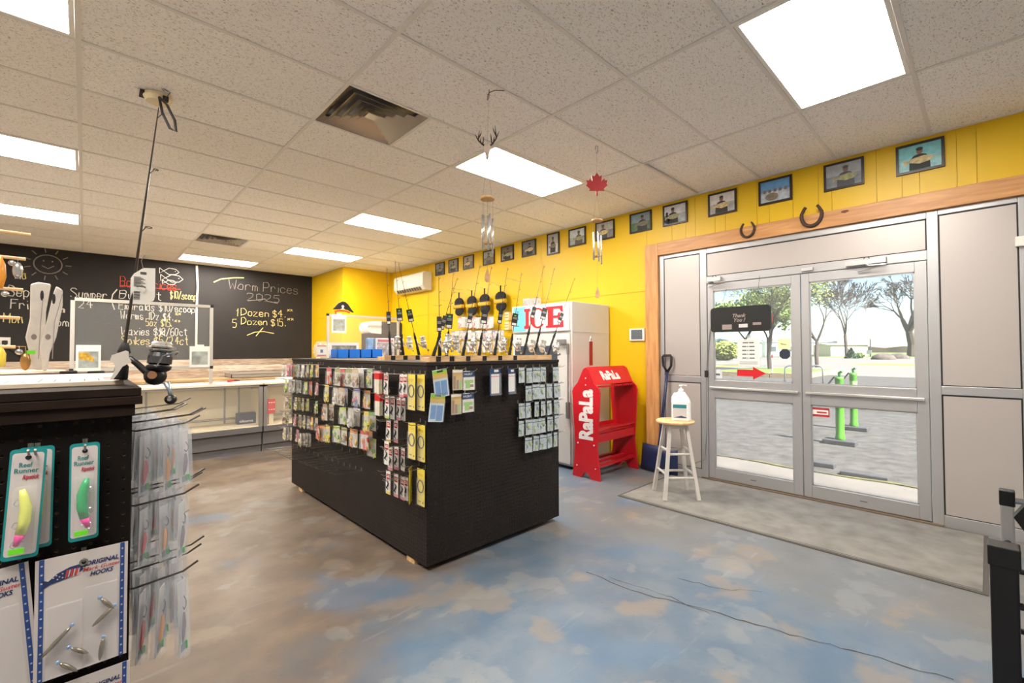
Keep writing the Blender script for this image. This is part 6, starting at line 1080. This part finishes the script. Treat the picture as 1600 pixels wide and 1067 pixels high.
# big hook cards
M_bord = mat('card_navy_border', (38, 72, 138), .5); M_cwh = mat('hook_card_white', (200, 193, 191), .5); M_hred = mat('card_red_script', (196, 56, 60), .5); M_hnav = mat('card_navy_print', (34, 50, 98), .5)
def hookcard(lab, xc, ztop, w_, h_, y, rot=0, n=5):
    t = thing('hook_card', lab, 'hook packet', (xc, y, ztop), None, world=False); t.rotation_euler = (0, rot, 0); cd_ = bx('card', M_cwh, -w_ / 2, w_ / 2, 0, .001, -h_, 0, t); e = w_ * .052
    for s_ in (-1, 1):
        xb = s_ * (w_ / 2 - e * 1.25); bd = bx('border', M_bord, xb - e / 2, xb + e / 2, -.0005, 0, -h_, 0, cd_); m = MB()
        for k in range(14): zz = -.012 - k * h_ / 14; m.prism([(xb + (.0022 if q % 2 == 0 else .001) * math.cos(math.pi / 2 + q * math.pi / 5), zz + (.0022 if q % 2 == 0 else .001) * math.sin(math.pi / 2 + q * math.pi / 5)) for q in range(10)], -.0009, -.0005, 'XZ')
        m.build('border_stars', M_cwh, bd)
    text('ORIGINAL', M_hnav, (w_ * .015, 0, -.031), (1, 0, 0), (0, 0, 1), .0085, cd_, 'lettering', 1, .035, shear=.25, fit=w_ * .37); text('Mark Guster', M_hred, (-w_ * .015, 0, -.042), (1, 0, 0), (0, 0, 1), .0075, cd_, 'lettering', 1, .01, shear=.3, fit=w_ * .43); text('HOOKS', M_hnav, (w_ * .07, 0, -.0535), (1, 0, 0), (0, 0, 1), .0085, cd_, 'lettering', 1, .035, shear=.25, fit=w_ * .26)
    fx, fz, k = -w_ * .19, -.040, w_ * .0105; F = [(22, 8), (14, 11), (4, 10), (-8, 5), (-17, -3), (-24, 1), (-22, -6), (-25, -14), (-15, -8), (-4, -6), (8, -3), (16, 1)]
    fs_ = MB().prism([(fx + u * k, fz + v * k) for u, v in F], -.0006, -.0001, 'XZ').build('fish_emblem', M_hnav, cd_); m = MB()
    for u in (0, 5, 10): m.prism([(fx + (u - 1) * k, fz - 4 * k), (fx + (u + 1) * k, fz - 3.2 * k), (fx + (u + 3) * k, fz + 6 * k), (fx + (u + 1) * k, fz + 7 * k)], -.001, -.0006, 'XZ')
    m.build('emblem_stripes', M_hred, fs_); m = MB()
    for u, v in ((-12, 0), (-9, 2.5), (-6, 0), (-3, 3.5), (-8, -3), (-3, -2), (14, 5.5), (18, 5)): m.box(fx + (u - .7) * k, fx + (u + .7) * k, -.001, -.0006, fz + (v - .7) * k, fz + (v + .7) * k)
    for u in (2.6, 7.6, 12): m.prism([(fx + (u - .7) * k, fz - 3.4 * k), (fx + (u + .7) * k, fz - 2.8 * k), (fx + (u + 2.6) * k, fz + 6 * k), (fx + (u + 1.2) * k, fz + 6.6 * k)], -.001, -.0006, 'XZ')
    m.build('emblem_stars', M_cwh, fs_); MB().lathe([(.007, -.002), (.007, -.0006), (.0035, -.0006), (.0035, -.002)], (w_ * -.0, 0, -.022), 14, 0, 'Y').build('hang_ring', mat('ring_nickel', (170, 166, 158), .25, .8), t)
    for (u, v, an, ln) in ((-.28, .70, .75, .062), (-.03, .83, -.85, .034), (-.14, .94, -.75, .038), (.27, .50, -.62, .034), (.22, .60, .85, .042), (.21, .88, .12, .042))[:n]:
        if v * .98 * h_ > h_ - .01: continue
        cx_, cz = u * w_, -v * h_; d = Vector((math.sin(an), 0, math.cos(an))); p0 = Vector((cx_, -.006, cz)); j = MB().tube([p0 - d * ln / 2, p0 - d * ln * .3, p0, p0 + d * ln * .35, p0 + d * ln / 2], [.0012, .0035, .0045, .0035, .0015], 8).build('jigging_spoon', mat('spoon_pewter', (150, 142, 124), .22, .85), t, smooth=True); MB().ball(p0 + d * (ln / 2 + .003), .004, 8, 0, (1, .6, 1)).build('spoon_eye', mat('spoon_blue', (130, 170, 214), .3, .5), j)
    MB().box(-w_ * .38, -.001, -.010, -.0012, -h_ * .98, -h_ * .40).box(.001, w_ * .38, -.010, -.0012, -h_ * .98, -h_ * .31).build('clear_pouch', film('pouch', (238, 240, 245), .10, .1), t)
    return t
a, b = onY(55, 877, NY0 - .03), onY(200, 846, NY0 - .03); w_ = b.x - a.x; zt = (a.z + b.z) / 2; hookcard('white hook card with stars, spoons and flag coloured fish on the near stand', (a.x + b.x) / 2, zt, w_, .235, NY0 - .03, .0, 6); hook(((a.x + b.x) / 2, NY0, zt - .022), -math.pi / 2, .06, 'peg hook behind the full hook card', 'hook card hooks')
x2 = onY(43, 950, NY0 - .02).x - w_ / 2; hookcard('white hook card hanging skewed at the edge of the near stand', x2, zt - .004, w_, .235, NY0 - .022, -.08, 2)
hookcard('white hook card on the lower row of the near stand', (a.x + b.x) / 2 + .006, zt - .252, w_, .235, NY0 - .03, 0, 3)
# side hooks with tall clear tubes of lures (face +X side)
M_tube = film('lure_tube_clear', (226, 232, 240), .26, .08); M_pk = mat('tube_insert', (206, 204, 206), .55)
tubes = {}
M_hookd = mat('dark_steel_hook', (72, 66, 62), .4, .6); HD = {}
def dhook(p, L, lab, group):
    if L not in HD: HD[L] = MB().tube([(0, 0, .012), (0, 0, 0), (.012, 0, -.003), (L - .03, 0, .006), (L, 0, .022)], [.0022, .0022, .0022, .0022, .0026], 6).mesh('peg_hook', M_hookd)
    o = bpy.data.objects.new('peg_hook', HD[L]); COL.objects.link(o); o.location = p; return tag(o, lab, 'hook', group)
def ltube(v):
    if v in tubes: return tubes[v]
    m = MB(); w_, h_ = .036, .20; m.box(-.0005, .0005, -w_ / 2, w_ / 2, -h_, -.012, 0)
    m.add([(x, y, z) for z in (0, -.02, -h_) for x, y in ((.010, -w_ / 2), (.016, 0), (.010, w_ / 2), (-.010, w_ / 2), (-.014, 0), (-.010, -w_ / 2))], [(i * 6 + j, i * 6 + (j + 1) % 6, i * 6 + 6 + (j + 1) % 6, i * 6 + 6 + j) for i in range(2) for j in range(6)], 1)
    m.tube([(.006, 0, -.05), (.007, .008, -.065), (.006, .009, -.078), (.006, 0, -.085), (.006, -.006, -.076)], .0011, 5, 2); m.tube([(.006, -.003, -.09), (.007, -.004, -.115), (.006, -.008, -.15), (.005, -.01, -.165)], [.002, .0042, .0036, .001], 6, 3); m.tube([(.006, .004, -.165), (.006, .006, -.185)], .0035, 6, 4); m.box(.0005, .001, -w_ * .3, w_ * .3, -h_ + .01, -h_ + .03, 5)
    tubes[v] = m.mesh('lure_tube', [M_pk, M_tube, M_reelb, (mat('lure_red', (206, 40, 36), .3), mat('lure_orange', (222, 150, 70), .3), mat('lure_smoke', (120, 110, 120), .3))[v], mat('lure_skirt', (70, 190, 80), .4), mat('tube_mark', (150, 160, 170), .5)]); return tubes[v]
for r_, (zz, rn) in enumerate(((1.158, 'top'), (.985, 'middle'), (.795, 'lowest'))):
    for c in range(6):
        yy = NY0 + .07 + c * .085; L = .135 + .02 * (c % 3)
        dhook((NX1, yy, zz + .01 * (c % 2)), L, f'bent wire peg hook in the {rn} side row of the near stand', f'{rn} side hooks of the near stand')
        for q in range(3 if c < 4 else 2):
            o = put(ltube((c + q) % 3), (NX1 + .028 + .036 * q + .006 * (c % 2), yy, zz - .006 + .01 * (c % 2)), random.uniform(-.2, .2) - .5, f'clear tube packet with {("red", "orange", "smoky")[(c + q) % 3]} lure, {rn} side row of the near stand', 'lure packet', f'{rn} row {("red", "orange", "smoky")[(c + q) % 3]} lure tubes', random.uniform(-.05, .05)); o.scale = (1, random.uniform(.85, 1.15), (.74, .70, .9)[r_] * random.uniform(.92, 1.08))
# ---- lure tree, round table, white rod bags behind
tc = Vector((-.36, 2.75, 0)); TZ = 1.262
t = thing('round_stand', 'round topped wooden display stand behind the near pegboard stand', 'stand', (tc.x, tc.y, 0)); MB().lathe([(.30, TZ - .035), (.305, TZ - .03), (.305, TZ - .004), (.30, TZ)], (tc.x, tc.y, 0), 40).build('top', wood('stand_top', (150, 128, 104), (206, 186, 160), 3, (2, 9, 9)), t); MB().lathe([(.22, 0), (.22, .03), (.05, .05), (.05, TZ - .06), (.26, TZ - .05), (.26, TZ - .036)], (tc.x, tc.y, 0), 24).build('pedestal', M_dt, t)
t = thing('lure_tree', 'wooden dowel lure tree with spoons hanging on the round stand', 'lure display', (tc.x - .12, tc.y - .05, TZ)); M_dow = wood('dowel_pine', (206, 166, 120), (232, 200, 156), 6, (3, 3, 10)); px_ = tc.x - .12; py_ = tc.y - .05; MB().lathe([(.09, TZ), (.09, TZ + .02), (.016, TZ + .025), (.016, TZ + .78)], (px_, py_, 0), 16).build('post', M_dow, t)
for k, (px, py, sp) in enumerate(((48, 367, ()), (40, 405, ((28, 0), (19, 1), (1, 2))), (36, 453, ((8, 1),)), (31, 497, ()), (24, 542, ((30, 1), (40, 3), (2, 4))))):
    e = onY(px, py, py_ - .02); a = Vector((px_, py_, e.z + .008)); dw = MB().tube([a, e], .0065, 8).build('dowel', M_dow, t)
    for (lx, kind) in sp:
        q = onY(lx, py + 2, py_ - .02); q.z = e.z + .002
        if kind == 0: MB().tube([q, q + Vector((0, 0, -.02))], .0012, 5).ball(q + Vector((0, -.002, -.05)), .034, 12, 0, (.45, .2, 1)).build('spoon', mat('spoon_silver', (206, 206, 208), .2, .9), t, smooth=True)
        elif kind == 1: MB().tube([q, q + Vector((0, 0, -.012))], .0012, 5).ball(q + Vector((0, 0, -.022)), .012, 10, 0, (1, .4, 1)).build('spoon', mat('spoon_silver'), t, smooth=True)
        elif kind == 2: MB().tube([q, q + Vector((0, 0, -.03)), q + Vector((0, 0, -.08)), q + Vector((0, 0, -.125))], [.003, .014, .017, .008], 10).build('plug', mat('plug_orange', (226, 150, 50), .35), t, smooth=True)
        elif kind == 3: MB().tube([q + Vector((-.03, 0, .0)), q, q + Vector((0, 0, -.03))], .0012, 5).ball(q + Vector((0, -.002, -.062)), .036, 12, 0, (.42, .2, 1)).build('spoon', mat('spoon_brass', (190, 146, 92), .3, .85), t, smooth=True)
        else: MB().tube([q, q + Vector((0, 0, -.03)), q + Vector((.004, 0, -.08))], [.003, .014, .008], 8).build('plug', mat('plug_yellow', (232, 214, 80), .35), t, smooth=True)
M_wb = mat('bag_white', (200, 194, 186), .55, noise=.06, nscale=30, bump=.3, bscale=40)
for (base, pts, lab, extra) in (((55, 572), [(52, 570), (40, 520), (47, 490), (48, 437), (60, 434), (80, 437), (72, 480), (70, 540), (66, 572)], 'taller upright white packaged rod sleeve on the round stand', 1), ((66, 572), [(66, 572), (62, 535), (72, 500), (84, 450), (88, 440), (98, 446), (98, 470), (88, 520), (78, 545), (74, 572)], 'leaning white packaged rod sleeve with torn top on the round stand', 2)):
    yy = tc.y - .02 - .03 * extra; P = [onY(a, b, yy) for a, b in pts]; zl = min(p.z for p in P); P2 = [(p.x, p.z - zl + TZ + .001) for p in P]
    t = thing('rod_sleeve', lab, 'packet', (sum(p[0] for p in P2) / len(P2), yy, TZ)); MB().prism(P2, yy - .012, yy + .012, 'XZ').build('sleeve', M_wb, t, bevel=.006); cx = sum(p[0] for p in P2) / len(P2); m = MB(); m.ball((cx - .01, yy - .013, TZ + .14), .012, 8, 0, (.7, .15, 1)); m.build('logo', mat('logo_grey', (130, 116, 112), .6), t)
    MB().tube([(cx + .004, yy - .0125, TZ + .05), (cx + .008, yy - .0125, TZ + .2), (cx + (.014 if extra == 1 else .03), yy - .0125, TZ + .32)], .0012, 4).build('seam', mat('seam_grey', (150, 142, 138), .6), t); tp = max(P2, key=lambda p: p[1]); MB().ball((tp[0] + (.012 if extra == 1 else -.006), yy - .012, tp[1] - .055), .022, 10, 0, (.25, .12, 1)).build('opening', M_blk_, t)
    if extra == 1: bx('price_sticker', M_neon, cx - .03, cx - .005, yy - .0135, yy - .0125, TZ + .07, TZ + .085, t)
